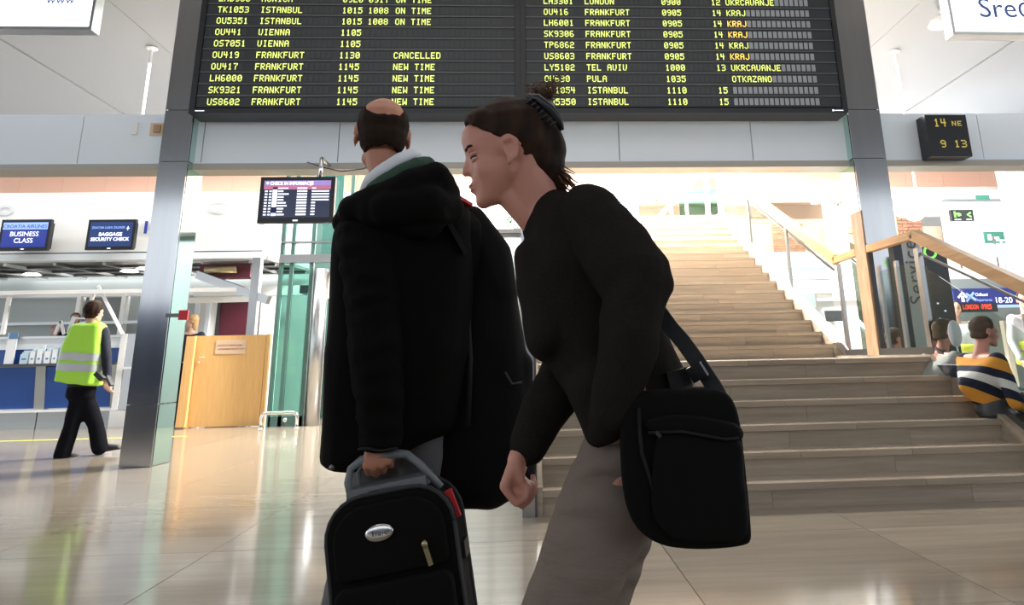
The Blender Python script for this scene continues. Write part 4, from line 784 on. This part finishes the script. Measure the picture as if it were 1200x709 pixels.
# ---- the suitcase in his hand
cs = thing('suitcase', 'black upright suitcase with oval silver badge and grey handle, in the foreground', 'suitcase', (0, 0, 0))
CW, CH, CD = .325, .62, .19
def rrect(w0, w1, z0, z1, rt, rb, y, n=6):
    pts = []
    for cx_, cz_, r, a0 in ((w1-rt, z1-rt, rt, 0), (w0+rt, z1-rt, rt, 90), (w0+rb, z0+rb, rb, 180), (w1-rb, z0+rb, rb, 270)):
        for i in range(n+1):
            a = math.radians(a0+90*i/n); pts.append((cx_+r*math.cos(a), y, cz_+r*math.sin(a)))
    return pts
MB().prism(rrect(-CW/2, CW/2, 0, CH, .10, .04, -CD/2), (0, CD, 0)).build('shell', 'bag_black', cs, True, bevel=.018).data.polygons.foreach_set('use_smooth', [True]*0) if False else None
def roundbox(name, w0, w1, z0, z1, rt, rb, y0, y1, m, parent, bv=.014):
    o = MB().prism(rrect(w0, w1, z0, z1, rt, rb, y0), (0, y1-y0, 0)).build(name, m, parent)
    md = o.modifiers.new('b', 'BEVEL'); md.width = bv; md.segments = 4; md.limit_method = 'ANGLE'; md.angle_limit = .8; md.harden_normals = False
    me = bpy.data.meshes.new_from_object(o.evaluated_get(bpy.context.evaluated_depsgraph_get())); o.modifiers.clear(); o.data = me
    me.polygons.foreach_set('use_smooth', [True]*len(me.polygons)); return o
roundbox('shell', -CW/2, CW/2, 0, CH, .10, .04, -CD/2+.02, CD/2, 'bag_black', cs)
roundbox('front_pocket', -CW/2+.015, CW/2-.015, .03, CH-.20, .03, .03, -CD/2-.012, -CD/2+.03, 'bag_black', cs, .012)
roundbox('upper_pocket', -CW/2+.02, CW/2-.02, CH-.19, CH-.02, .085, .02, -CD/2+.004, -CD/2+.03, 'bag_black', cs, .008)
for y_ in (-CD/2+.026, CD/2-.02):
    pp = rrect(-CW/2-.001, CW/2+.001, -.001, CH+.001, .10, .04, y_); MB().tube(pp+[pp[0]], .0055, 6).build('piping', 'webbing', cs, True)
pp = rrect(-CW/2-.0, CW/2+.0, -.0, CH+.0, .10, .04, -CD/2+.055); MB().tube(pp+[pp[0]], .004, 6).build('zip', 'bag_trim', cs, True)
MB().ball((-.02, -CD/2-.002, CH-.088), (.036, .007, .0205), 14).build('oval_badge', 'silver', cs, True)
text('badge_script', 'Travel', 'dark_steel', cs, (-.040, -CD/2-.0095, CH-.093), .018, ext=.0005)
for x_ in (.088,): MB().bar((x_, -CD/2-.0, CH-.135), (x_+.010, -CD/2-.0, CH-.185), .012, .008, (0, -1, 0)).ball((x_, -CD/2-.002, CH-.135), (.008, .006, .010)).build('zip_pull', 'brass', cs)
for x_ in (-.03, .0, .025): MB().bar((x_-.012, -CD/2+.05, CH+.006), (x_+.018, -CD/2+.048, CH+.008), .012, .008).build('zip_pull', 'silver', cs, bevel=.002)
MB().box(-.05, .04, -CD/2+.04, -CD/2+.065, CH-.0, CH+.008).build('zip_plate', 'silver', cs, bevel=.002)
for z_ in (CH-.18, .16): MB().box(CW/2, CW/2+.012, -.03, .03, z_-.02, z_+.02).build('side_buckle', 'black_plastic', cs, bevel=.004)
MB().bar((CW/2+.004, -.03, CH-.10), (CW/2-.012, -.03, CH-.03), .012, .02).build('red_tag', 'red', cs, bevel=.003)
MB().box(-.10, .10, -.055, .055, CH-.01, CH+.018).build('handle_base', 'grey_rubber', cs, bevel=.006)
hp = [(-.10, -.03, CH-.01), (-.108, -.025, CH+.035), (-.098, -.02, CH+.068), (-.07, -.02, CH+.082), (.02, -.02, CH+.084), (.055, -.02, CH+.076), (.085, -.022, CH+.045), (.135, -.03, CH-.02)]
MB().tube(hp, [.010, .010, .010, .013, .013, .010, .010, .009], 10).build('handle', 'grey_rubber', cs, True)
MB().tube([(-.09, .02, CH), (-.092, .02, CH+.05), (-.07, .02, CH+.074), (.03, .02, CH+.074), (.07, .02, CH+.045), (.10, .02, CH)], .007, 8).build('trolley_handle', 'grey_rubber', cs, True)
for x_ in (-CW/2+.05, CW/2-.05): MB().tube([(x_-.012, CD/2, .0), (x_+.012, CD/2, .0)], .028, 16).build('wheel', 'black_plastic', cs, True)
MB().ball((CW/2+.006, -.06, .20), (.010, .006, .010)).build('stud', 'silver', cs, True)
cs.location = (-.262, 1.975, .028); cs.rotation_euler = (0, math.radians(-9.5), math.radians(-3))

# ---- the woman, bending forward, walking left
wm = thing('person', 'person in a dark sweater bending forward, dark hair held by a clip', 'person', (.1, 1.5, 0))
Yw = 1.38
wh = at(594, 180, Yw); wf = V((-1, -.02, -.19)); wu = V((-.19, 0, 1))
wneck = P(633, 250, 1.40, 1)[0]
fw, sw, uw = frame(wf, wu); Rw = Matrix((fw, sw, uw)).transposed()
kh = .97
bp = head_prims(wh, wf, wu, kh, None, (.006, -.012), True)
bp += [[(wh+(fw*-.035+uw*-.05)*kh, .050), (wneck, .052)], [(wh+(fw*.02+uw*-.085)*kh, .025), (P(632, 262, Yw+.01, 1)[0], .036)]]
S1, E1, W1 = P(684, 262, 1.30, 1)[0], P(748, 338, 1.22, 1)[0], P(740, 462, 1.25, 1)[0]
S2, E2, W2 = P(665, 290, 1.52, 1)[0], P(672, 430, 1.56, 1)[0], P(614, 523, 1.50, 1)[0]
HP = P(765, 470, 1.42, 1)[0]
bp += [[(wneck, .05), (S1, .04), (S2, .04)], [(P(680, 290, 1.41, 1)[0], (.07, .13, .07)), (P(710, 380, 1.41, 1)[0], (.07, .11, .07)), (HP, (.08, .14, .08))]]
bp += limb([S1, E1, W1], [.042, .034, .024])+limb([S2, E2, W2], [.042, .034, .023])
K1, A1 = P(648, 742, 1.36, 1)[0], V((-.16, 1.40, .10)); K2, A2 = P(676, 752, 1.50, 1)[0], V((.46, 1.54, .30))
H1, H2 = P(752, 500, 1.36, 1)[0], P(745, 505, 1.49, 1)[0]
bp += limb([H1, K1, A1], [.085, .052, .035])+limb([H2, K2, A2], [.085, .052, .035])
bp += hand_prims(W1, (.45, .5, -.7), (.5, .8, 0), (-.9, .3, -.3), (.5, .6, .4), .92)
bp += [[(W2+V((-.30, -.12, -.80)).normalized()*.072+V((.75, .15, -.35)).normalized()*.020, .021)]]
bp += hand_prims(W2, (-.30, -.12, -.80), (.75, .15, -.35), (-.4, -.85, .1), (1.1, 1.35, .8), .92, 1.0)
blob('body', bp, 'skin', wm, .0047, 2)
eyes(wh, wf, wu, wm, kh)
def wl(a, b, c): return wh+(fw*a+sw*b+uw*c)*kh
hp_ = [[(wl(-.015, 0, .036), (.098*kh, .082*kh, .090*kh), Rw)], [(wl(.04, 0, .068), (.05*kh, .066*kh, .042*kh), Rw)], [(wl(-.06, 0, .02), (.055*kh, .06*kh, .075*kh), Rw), (wl(-.088, 0, .03), (.030, .045, .055), Rw)],
       [(wl(-.090, 0, .06), (.028, .032, .045), Rw), (wl(-.100, 0, .0), (.030, .038, .05), Rw)], [(wl(-.07, 0, -.035), (.040, .05, .045), Rw), (wl(-.095, 0, -.03), (.026, .034, .045), Rw), (wl(-.085, 0, -.065), (.020, .025, .025), Rw)],
       [(wl(-.085, 0, -.06), (.022, .022, .025), Rw), (wl(-.105, 0, -.100), (.008, .01, .014), Rw)], [(wl(-.10, 0, .09), (.02, .03, .02), Rw), (wl(-.09, .0, .125), (.012, .02, .012), Rw)]]
def hair_cut(c):
    a, b, z = Rw.transposed() @ (c-wh)/kh
    line = .070 if z > .062 else .072-(.062-z)*1.15      # hairline falls back from forehead to temple and ear
    if z < .006: line = -.022-.25*max(0, -z)
    return (a > line and z < .068+.0*a) or (a > .082)
blob('hair', hp_, 'hair_dark', wm, .0048, 2, wr=.0025, wscale=26, wst=(1, 1, .35), cut=hair_cut)
rs_ = random.Random(11); st_ = MB()
for i in range(90):                                # loose strands standing up behind the clip
    p = wl(-.085-.03*rs_.random(), rs_.uniform(-.03, .03), .085+.02*rs_.random()); q = p+uw*rs_.uniform(.02, .05)+fw*rs_.uniform(-.03, .03)+sw*rs_.uniform(-.02, .02); e_ = q+uw*rs_.uniform(-.015, .012)-fw*rs_.uniform(.015, .045)
    st_.tube([p, q, e_], [.0016, .0012, .0004], 4)
for i in range(60):
    p = wl(-.09-.025*rs_.random(), rs_.uniform(-.03, .03), -.05-.04*rs_.random()); q = p-uw*rs_.uniform(.02, .04)-fw*rs_.uniform(.01, .03); st_.tube([p, q], [.002, .0005], 4)
q = st_.build('loose_strands', 'hair_brown', wm, True); q['kind'] = 'stuff'
clip = MB()
for q in (-1, 1):
    for k in range(7):
        a = wl(-.080-.0068*k, q*-.046, .098-.0100*k); clip.tube([a, a+fw*.010+uw*-.004+sw*q*-.006, a+fw*.022-uw*.012+sw*q*-.004], .0032, 6)
    clip.tube([wl(-.068, q*-.040, .108), wl(-.086, q*-.050, .096), wl(-.108, q*-.052, .066), wl(-.122, q*-.046, .036), wl(-.124, q*-.036, .020)], [.006, .0095, .0105, .0095, .006], 10)
clip.tube([wl(-.100, -.05, .086), wl(-.118, 0, .094), wl(-.100, .05, .086)], .008, 8)
clip.build('hair_clip', 'black_plastic', wm, True)
# sweater
sp = [[P(652, 262, 1.41, 36, .12, 36), P(690, 268, 1.42, 34, .15, 32), P(655, 320, 1.42, 40, .15)], [P(655, 320, 1.42, 44, .15), P(700, 320, 1.42, 50, .15), P(668, 385, 1.42, 44, .14)],
      [P(668, 375, 1.42, 46, .14), P(715, 370, 1.42, 50, .14), P(700, 440, 1.42, 40, .14), P(762, 440, 1.42, 36, .14)], [P(700, 440, 1.40, 38, .14), P(712, 490, 1.38, 26, .13, 22), P(770, 455, 1.42, 40, .14, 32)],
      [P(702, 500, 1.32, 20, .05, 24), P(690, 455, 1.34, 26, .08)], [P(632, 268, 1.40, 20, .07), P(650, 250, 1.41, 28, .09)], [P(618, 300, 1.38, 16, .07), P(640, 330, 1.40, 30, .12), P(640, 395, 1.40, 26, .12)]]
blob('sweater', sp, 'sweater', wm, .010, 3, wr=.006, wscale=9, wst=(1, 1, 1))
s1 = limb([P(692, 262, 1.33, 1)[0], P(742, 325, 1.25, 1)[0]], [.080, .072])+[[P(742, 326, 1.25, 46, .07, 42), P(764, 332, 1.24, 26, .05, 24)], [P(746, 335, 1.24, 40, .068), P(735, 410, 1.22, 33, .058)], [P(735, 410, 1.22, 33, .056), P(716, 486, 1.24, 24, .042)], [P(716, 486, 1.24, 24, .042), P(706, 508, 1.26, 18, .03, 14)]]
o = blob('sleeve', s1, 'sweater', wm, .007, 4, wr=.007, wscale=13)
s2 = limb([P(665, 290, 1.52, 1)[0], P(674, 425, 1.56, 1)[0]], [.06, .052])+[[P(672, 425, 1.55, 32, .05), P(640, 478, 1.53, 27, .042)], [P(640, 478, 1.53, 27, .042), P(618, 524, 1.50, 20, .034)]]
blob('sleeve', s2, 'sweater', wm, .007, 4, wr=.006, wscale=13)
tp = [[P(770, 480, 1.43, 50, .15), P(735, 520, 1.41, 46, .14)]]+[[(H1, (.095, .08, .09)), (P(700, 620, 1.36, 1)[0], .088)], [(P(700, 620, 1.36, 1)[0], .088), (K1, .072)], [(K1, .072), (A1+V((0, 0, .02)), .062)],
      [(H2, (.095, .08, .09)), (P(715, 620, 1.46, 1)[0], .086)], [(P(715, 620, 1.46, 1)[0], .086), (K2, .070)], [(K2, .07), (A2, .058)]]
o = blob('trousers', tp, 'trousers_taupe', wm, .013, 3, wr=.006, wscale=10, wst=(1, 1, 1.8))
for v in o.data.vertices: v.co += V((0, -1, .2))*.012*math.sin((v.co.z+.5*v.co.x)*60+6*noise.noise(v.co*6))*max(0, noise.noise(v.co*5+V((9, 0, 0)))+.4)
MB().bar(P(782, 447, 1.27, 1)[0], P(806, 440, 1.28, 1)[0], .012, .03, (0, 0, 1)).build('waistband', 'bag_trim', wm, bevel=.003)
shoe(wm, (-.13, 1.40, 0), (-1, 0, 0), .95); shoe(wm, (.50, 1.54, .27), (-.35, 0, -1), .95, (.94, 0, -.33))
# ---- her shoulder bag
Yb = 1.20
sb = thing('shoulder_bag', 'black square messenger bag with front pocket swinging at the hip of the bending person', 'bag', (.25, Yb, .6))
out = [(733, 470), (745, 461), (780, 457), (835, 456), (852, 461), (862, 474), (869, 500), (876, 560), (881, 615), (881, 634), (872, 641), (840, 645), (805, 645), (775, 640), (752, 626), (738, 605), (730, 575), (727, 530), (727, 490)]
def slab(name, pts, Y0, Y1, m, parent, bv=.012, sub=2):
    ps = [at(x, y, Y0) for x, y in pts]; N = len(ps); sm = []
    for i in range(N):
        a, b, c, d = ps[i-1], ps[i], ps[(i+1) % N], ps[(i+2) % N]
        for k in range(3):
            t_ = k/3; sm.append(.5*((2*b)+(c-a)*t_+(2*a-5*b+4*c-d)*t_**2+(3*b-a-3*c+d)*t_**3))
    o = MB().prism(sm, (0.012, Y1-Y0, 0)).build(name, m, parent)
    md = o.modifiers.new('b', 'BEVEL'); md.width = bv; md.segments = 4; md.limit_method = 'ANGLE'; md.angle_limit = .9
    me = bpy.data.meshes.new_from_object(o.evaluated_get(bpy.context.evaluated_depsgraph_get())); o.modifiers.clear(); o.data = me
    me.polygons.foreach_set('use_smooth', [True]*len(me.polygons)); return o
slab('bag_body', out, Yb, Yb+.10, 'bag_black', sb, .02)
slab('front_pocket', [(770, 505), (800, 503), (862, 513), (870, 560), (874, 628), (840, 637), (800, 636), (775, 622), (762, 590)], Yb-.014, Yb+.01, 'bag_black', sb, .008)
slab('pocket_flap', [(757, 492), (800, 487), (858, 497), (868, 514), (850, 517), (800, 508), (764, 508)], Yb-.020, Yb+.0, 'bag_black', sb, .006)
MB().tube([at(x, y, Yb-.021) for x, y in ((760, 507), (800, 506), (850, 515), (866, 513))], .0028, 6).build('zip', 'bag_trim', sb, True)
MB().tube([at(x, y, Yb-.004) for x, y in ((748, 478), (752, 530), (765, 570), (778, 610))], .004, 6).build('side_seam', 'bag_trim', sb, True)
MB().bar(at(769, 506, Yb-.024), at(774, 512, Yb-.024), .006, .006).build('zip_pull', 'webbing', sb)
stp = [P(x, y, Yy, 1)[0] for x, y, Yy in ((848, 474, 1.26), (836, 452, 1.27), (818, 425, 1.27), (800, 400, 1.29), (786, 384, 1.31), (762, 350, 1.33), (726, 290, 1.34), (700, 240, 1.40), (668, 225, 1.50), (640, 270, 1.60))]
m_ = MB()
for a, b in zip(stp, stp[1:]): m_.bar(a, b+(b-a).normalized()*.004, .004, .030, (1, -.6, .4) if a.x > .12 else (0, -1, .4))
m_.build('strap', 'webbing', sb)
MB().bar(P(812, 428, 1.255, 1)[0], P(822, 444, 1.255, 1)[0], .012, .03, (1, -.6, .4)).build('strap_buckle', 'black_plastic', sb, bevel=.003)

# ---- generic background figure
def walker(name, label, hd, hf, sh, el, wr_, hipc, kn, an, top, bot, hair, skin='skin_pale', vest=None, vox=.014, feet=None, hair_len=.0, hr=1., group=None, cover=()):
    """hd head centre, hf facing, sh/el/wr_/kn/an = (left, right) joints"""
    root = thing(name, label, 'person', (hipc[0], hipc[1], 0), group); hd = V(hd); hipc = V(hipc); nk = (V(sh[0])+V(sh[1]))/2; f, s, u = frame(hf, (0, 0, 1)); R = Matrix((f, s, u)).transposed()
    hand = []
    for i in (0, 1):
        w = V(wr_[i]); d = (w-V(el[i])).normalized(); hand += hand_prims(w, d, f, s*(1 if i else -1)*.5+f, (.4, .5, .3), 1.)
    b = head_prims(hd, hf, (0, 0, 1), 1., nk+V((0, 0, .03)))+limb([sh[0], el[0], wr_[0]], [.045, .036, .026])+limb([sh[1], el[1], wr_[1]], [.045, .036, .026])+hand
    b += [[(nk, .06), (V(sh[0]), .05), (V(sh[1]), .05)], [(nk-V((0, 0, .1)), (.12, .09, .1)), (hipc, (.12, .09, .08))]]+limb([hipc+(V(kn[0])-hipc)*.12, kn[0], an[0]], [.07, .05, .04])+limb([hipc+(V(kn[1])-hipc)*.12, kn[1], an[1]], [.07, .05, .04])
    blob('body', b, skin, root, .0085 if vox <= .014 else .013, 2)
    def hc(c): x, y, z = R.transposed() @ (c-hd); return x > .045 or (x > .0 and z < .02) or z < -.06-hair_len
    blob('hair', [[(hd+f*-.014+u*.035, (.104*hr, .086*hr, .095*hr), R)], [(hd+f*-.05+u*-.02, (.06, .072, .06+hair_len), R)]], hair, root, .010, 2, wr=.004, wscale=30, cut=hc)
    q = (V(sh[0])-V(sh[1])); wd = q.length/2
    blob('top', [[(V(sh[0])-V((0, 0, .02)), .065), (V(sh[1])-V((0, 0, .02)), .065), (nk-V((0, 0, .18)), (wd*.95+.02, .125, .12))], [(nk-V((0, 0, .18)), (wd*.95+.02, .125, .12)), (hipc+V((0, 0, .02)), (wd*.85+.02, .12, .08))]]+limb([sh[0], el[0], V(el[0]).lerp(V(wr_[0]), .9)], [.066, .055, .042])+limb([sh[1], el[1], V(el[1]).lerp(V(wr_[1]), .9)], [.066, .055, .042]), top, root, vox+.004, 3, wr=.005, wscale=9)
    if vest: blob('vest', vest, 'vest' if vest is not YV else 'vest', root, vox, 3, wr=.006, wscale=9)
    blob('trousers', [[(hipc, (.155, .125, .09)), (hipc-V((0, 0, .09)), (.155, .125, .06))]]+limb([hipc+(V(kn[0])-hipc)*.14, kn[0], an[0]], [.10, .082, .088])+limb([hipc+(V(kn[1])-hipc)*.14, kn[1], an[1]], [.10, .082, .088]), bot, root, vox+.005, 3, wr=.005, wscale=9)
    if feet:
        for h, d in feet: shoe(root, h, d)
    return root
YV = object()
# the walking clerk in the green vest
Y = 8.45
def q_(x, y, dy=0): return at(x, y, Y+dy)
c = q_(100, 405)
vr = walker('person', 'person in a green reflective vest and black trousers walking past the check-in desks', q_(111, 366), (.35, .95, 0), (q_(88, 387, .0), q_(121, 389, .0)), (q_(80, 420, .15), q_(125, 420, -.05)), (q_(84, 445, .25), q_(125, 444, -.05)),
            q_(96, 455), (q_(84, 498, .0), q_(112, 498, .1)), (q_(73, 533, .0), q_(117, 524, .15)), 'sleeve_navy', 'trousers_black', 'hair_dark', hr=1.16, hair_len=.02, feet=[(q_(68, 541, .0), (.35, .6, 0)), (q_(114, 531, .2), (.9, .3, .12))])
vst = [[P(94, 386, Y, 9, .12, 7), P(114, 385, Y, 9, .12, 7), P(84, 410, Y, 8, .15), P(118, 412, Y, 6, .15)], [P(84, 410, Y, 8, .15), P(118, 412, Y, 6, .15), P(76, 446, Y, 5, .18, 2), P(82, 446, Y, 6, .19, 2), P(112, 450, Y, 7, .18, 2)]]
vv = blob('safety_vest', vst, 'vest', vr, .014, 3, wr=.008, wscale=8, wst=(1, 1, .4))
for ya, yb_ in ((417, 419.5), (429, 432)):         # reflective bands follow the vest
    bm = bmesh.new(); bm.from_mesh(vv.data); za = at(78, ya-3, Y).z; zb = at(78, yb_+3.2, Y).z
    bmesh.ops.delete(bm, geom=[f for f in bm.faces if not (zb < f.calc_center_median().z+.07*(f.calc_center_median().x-c.x) < za)], context='FACES')
    for v in bm.verts: v.co += v.normal*.004
    me = bpy.data.meshes.new('reflective_band'); bm.to_mesh(me); bm.free(); me.materials.clear(); me.materials.append(MATS['reflective']); link('reflective_band', me, vr)
MB().bar(q_(113, 437, -.22), q_(121, 445, -.22), .06, .05).build('radio_pouch', 'black_plastic', vr, bevel=.01)
t = tag(MB().bar(q_(126, 441, -.08), q_(131, 452, -.10), .05, .03).tube([q_(126, 441, -.08), q_(124, 436, -.08)], .008, 6).build('handheld_radio', 'black_plastic', None, bevel=.006), 'black handheld radio in the hand of the person in the green vest', 'radio')
# clerks behind the desks
def clerk(px, py, Y, label, top, hair, hf, hl=.03):
    h = at(px, py, Y); s = V((.19, 0, 0)); n = h-V((0, 0, .24))
    return walker('person', label, h, hf, (n-s, n+s), (n-s*1.2-V((0, .05, .28)), n+s*1.2-V((0, .05, .28))), (n-s-V((0, .25, .4)), n+s-V((0, .25, .4))), n-V((0, 0, .5)), (n+V((-.1, 0, -.95)), n+V((.1, 0, -.95))), (V((n.x-.1, n.y, .08)), V((n.x+.1, n.y, .08))), top, 'trousers_black', hair, hair_len=hl, vox=.016)
clerk(88, 374, 13.9, 'brown-haired person in dark clothes behind the check-in desk, left of the green vest', 'sleeve_navy', 'hair_brown', (.3, -1, 0))
clerk(65, 388, 13.8, 'fair-haired person low behind the check-in desk at the far left', 'sleeve_navy', 'hair_blond', (.6, -1, 0), .08)
clerk(225, 377, 12.9, 'fair-haired person in navy standing behind the half door by the column', 'sleeve_navy', 'hair_blond', (-1, -.3, 0), .10)
t = thing('tent_card', 'white folded card standing on the desk in front of the fair-haired clerk', 'card', (-8.0, 12.9, 1.54)); MB().bar(at(64, 392, 12.9), at(71, 376, 12.9), .05, .02, (0, 1, 0)).bar(at(71, 376, 12.9), at(75, 392, 12.9), .05, .02, (0, 1, 0)).build('card', 'paper', t)
t = thing('white_folder', 'white slanted folder on the desk in front of the brown-haired clerk', 'folder', (-7.8, 12.9, 1.54)); MB().bar(at(80, 391, 12.9), at(87, 371, 12.9), .07, .02, (0, 1, 0)).bar(at(87, 373, 12.9), at(99, 373, 12.9), .05, .03).build('card', 'paper', t)
# hi-vis people at the far right
def hivis(px, py, Y, label, hf, hair):
    h = at(px, py, Y); s = V((.21, 0, 0)); n = h-V((0, 0, .25))
    r = walker('person', label, h, hf, (n-s, n+s), (n-s*1.3-V((0, 0, .3)), n+s*1.3-V((0, 0, .3))), (n-s*1.2-V((0, .1, .55)), n+s*1.2-V((0, .1, .55))), n-V((0, 0, .55)), (n+V((-.1, 0, -1.)), n+V((.1, 0, -1.))), (V((n.x-.1, n.y, .08)), V((n.x+.1, n.y, .08))), 'shirt_white', 'sleeve_navy', hair, vox=.016, feet=[((n.x-.1, n.y, 0), hf), ((n.x+.1, n.y, 0), hf)])
    blob('safety_vest', [[(n-V((0, 0, .32)), (.235, .15, .05)), (n-V((0, 0, .60)), (.235, .15, .05))]], 'vest_yellow', r, .016, 2)
    blob('reflective_band', [[(n-V((0, 0, .42)), (.245, .16, .02)), (n-V((0, 0, .44)), (.245, .16, .02))]], 'reflective', r, .016, 1); return r
hivis(1119, 362, 10.5, 'standing person in white shirt and yellow vest, partly behind the seated travellers', (.4, -1, 0), 'hair_grey')
hivis(1199, 352, 9.2, 'standing person in white shirt and yellow vest cut off by the right edge', (-.5, -1, 0), 'hair_dark')
# seated travellers beside the stairs, and their bench
bn = thing('bench_seats', 'row of dark blue airport seats with grey armrests beside the stairs', 'seats', (4.4, 5.7, 0))
def seat(px, py, Y):
    p = at(px, py, Y)
    m_ = MB(); m_.prism([(p.x-.06, Y-.26, p.z), (p.x-.06, Y+.26, p.z), (p.x+.26, Y+.26, .42), (p.x+.26, Y-.26, .42)], (.05, 0, .01)); m_.build('backrest', 'seat_blue', bn, bevel=.008)
    MB().box(p.x+.24, p.x+.72, Y-.26, Y+.26, .40, .45).build('seat', 'seat_blue', bn, bevel=.015)
    MB().tube([(p.x+.16, Y-.28, .60), (p.x+.40, Y-.28, .63), (p.x+.62, Y-.28, .60)], .03, 12).build('armrest', 'grey_rubber', bn, True)
    MB().box(p.x+.40, p.x+.48, Y-.05, Y+.05, 0, .40).build('leg', 'dark_steel', bn)
seat(1128, 428, 5.55); seat(1110, 432, 6.12); seat(1068, 425, 7.1)
def sitter(px, py, Y, label, top, hair, lean=.05, k=1.):
    h = at(px, py, Y); n = h+V((-lean-.05, 0, -.22)); s = V((0, .20, 0)); hp = V((n.x+.06, Y, .58))
    return h, n, walker('person', label, h, (1, -.1, -.05), (n+s, n-s), (n+s+V((.04, 0, -.30)), n-s*1.15+V((.06, 0, -.30))), (n+s*.6+V((.28, 0, -.38)), n-s+V((.28, 0, -.40))), hp, (hp+V((.46, .1, -.04)), hp+V((.46, -.1, -.04))), (V((hp.x+.52, Y+.1, .1)), V((hp.x+.52, Y-.1, .1))), top, 'totem_dark', hair, skin='skin', vox=.013, feet=[((hp.x+.5, Y+.1, 0), (1, 0, 0)), ((hp.x+.5, Y-.1, 0), (1, 0, 0))])
# striped polo: bands of the knit, white, navy and mustard
m = bpy.data.materials.new('striped_polo'); m.use_nodes = True; nt = m.node_tree; tcx = nt.nodes.new('ShaderNodeTexCoord'); sx = nt.nodes.new('ShaderNodeSeparateXYZ'); mth = nt.nodes.new('ShaderNodeMath'); mth.operation = 'MULTIPLY_ADD'; mth.inputs[1].default_value = .45
frc = nt.nodes.new('ShaderNodeMath'); frc.operation = 'MULTIPLY'; frc.inputs[1].default_value = 3.6; fr2 = nt.nodes.new('ShaderNodeMath'); fr2.operation = 'FRACT'; rp = nt.nodes.new('ShaderNodeValToRGB'); rp.color_ramp.interpolation = 'CONSTANT'
L_ = nt.links.new; L_(tcx.outputs['Object'], sx.inputs[0]); L_(sx.outputs['X'], mth.inputs[0]); L_(sx.outputs['Z'], mth.inputs[2]); L_(mth.outputs[0], frc.inputs[0]); L_(frc.outputs[0], fr2.inputs[0]); L_(fr2.outputs[0], rp.inputs[0])
el_ = rp.color_ramp.elements; el_[0].position = 0; el_[0].color = (.008, .011, .03, 1); el_[1].position = .25; el_[1].color = (.62, .63, .60, 1)
for p_, c_ in ((.47, (.008, .011, .03, 1)), (.68, (.62, .27, .03, 1))): e_ = el_.new(p_); e_.color = c_
L_(rp.outputs[0], nt.nodes['Principled BSDF'].inputs['Base Color']); nt.nodes['Principled BSDF'].inputs['Roughness'].default_value = .9; MATS['striped_polo'] = m
sitter(1154, 389, 5.35, 'seated person in a mustard, navy and white striped polo shirt beside the stairs', 'striped_polo', 'hair_grey', .02)
h2, n2, s2_ = sitter(1108, 390, 6.0, 'seated person in a grey shirt holding a white round fan beside the stairs', 'grey_shirt', 'hair_grey', .02)
t = thing('hand_fan', 'white round fan in front of the face of the grey-shirted seated person', 'fan', at(1118, 392, 5.8))
p = at(1119, 391, 5.78); MB().ball(p, (.062, .010, .115), 14).build('fan_disc', 'paper', t, True); MB().tube([p-V((0, 0, .10)), p-V((-.03, -.02, .34))], .008, 8).build('handle', 'paper', t, True)
sitter(1050, 398, 7.15, 'seated person in grey, added in place of a reflection in the landing glass', 'grey_shirt', 'hair_grey', .02)  # extra figure stands in for a reflection in the glass
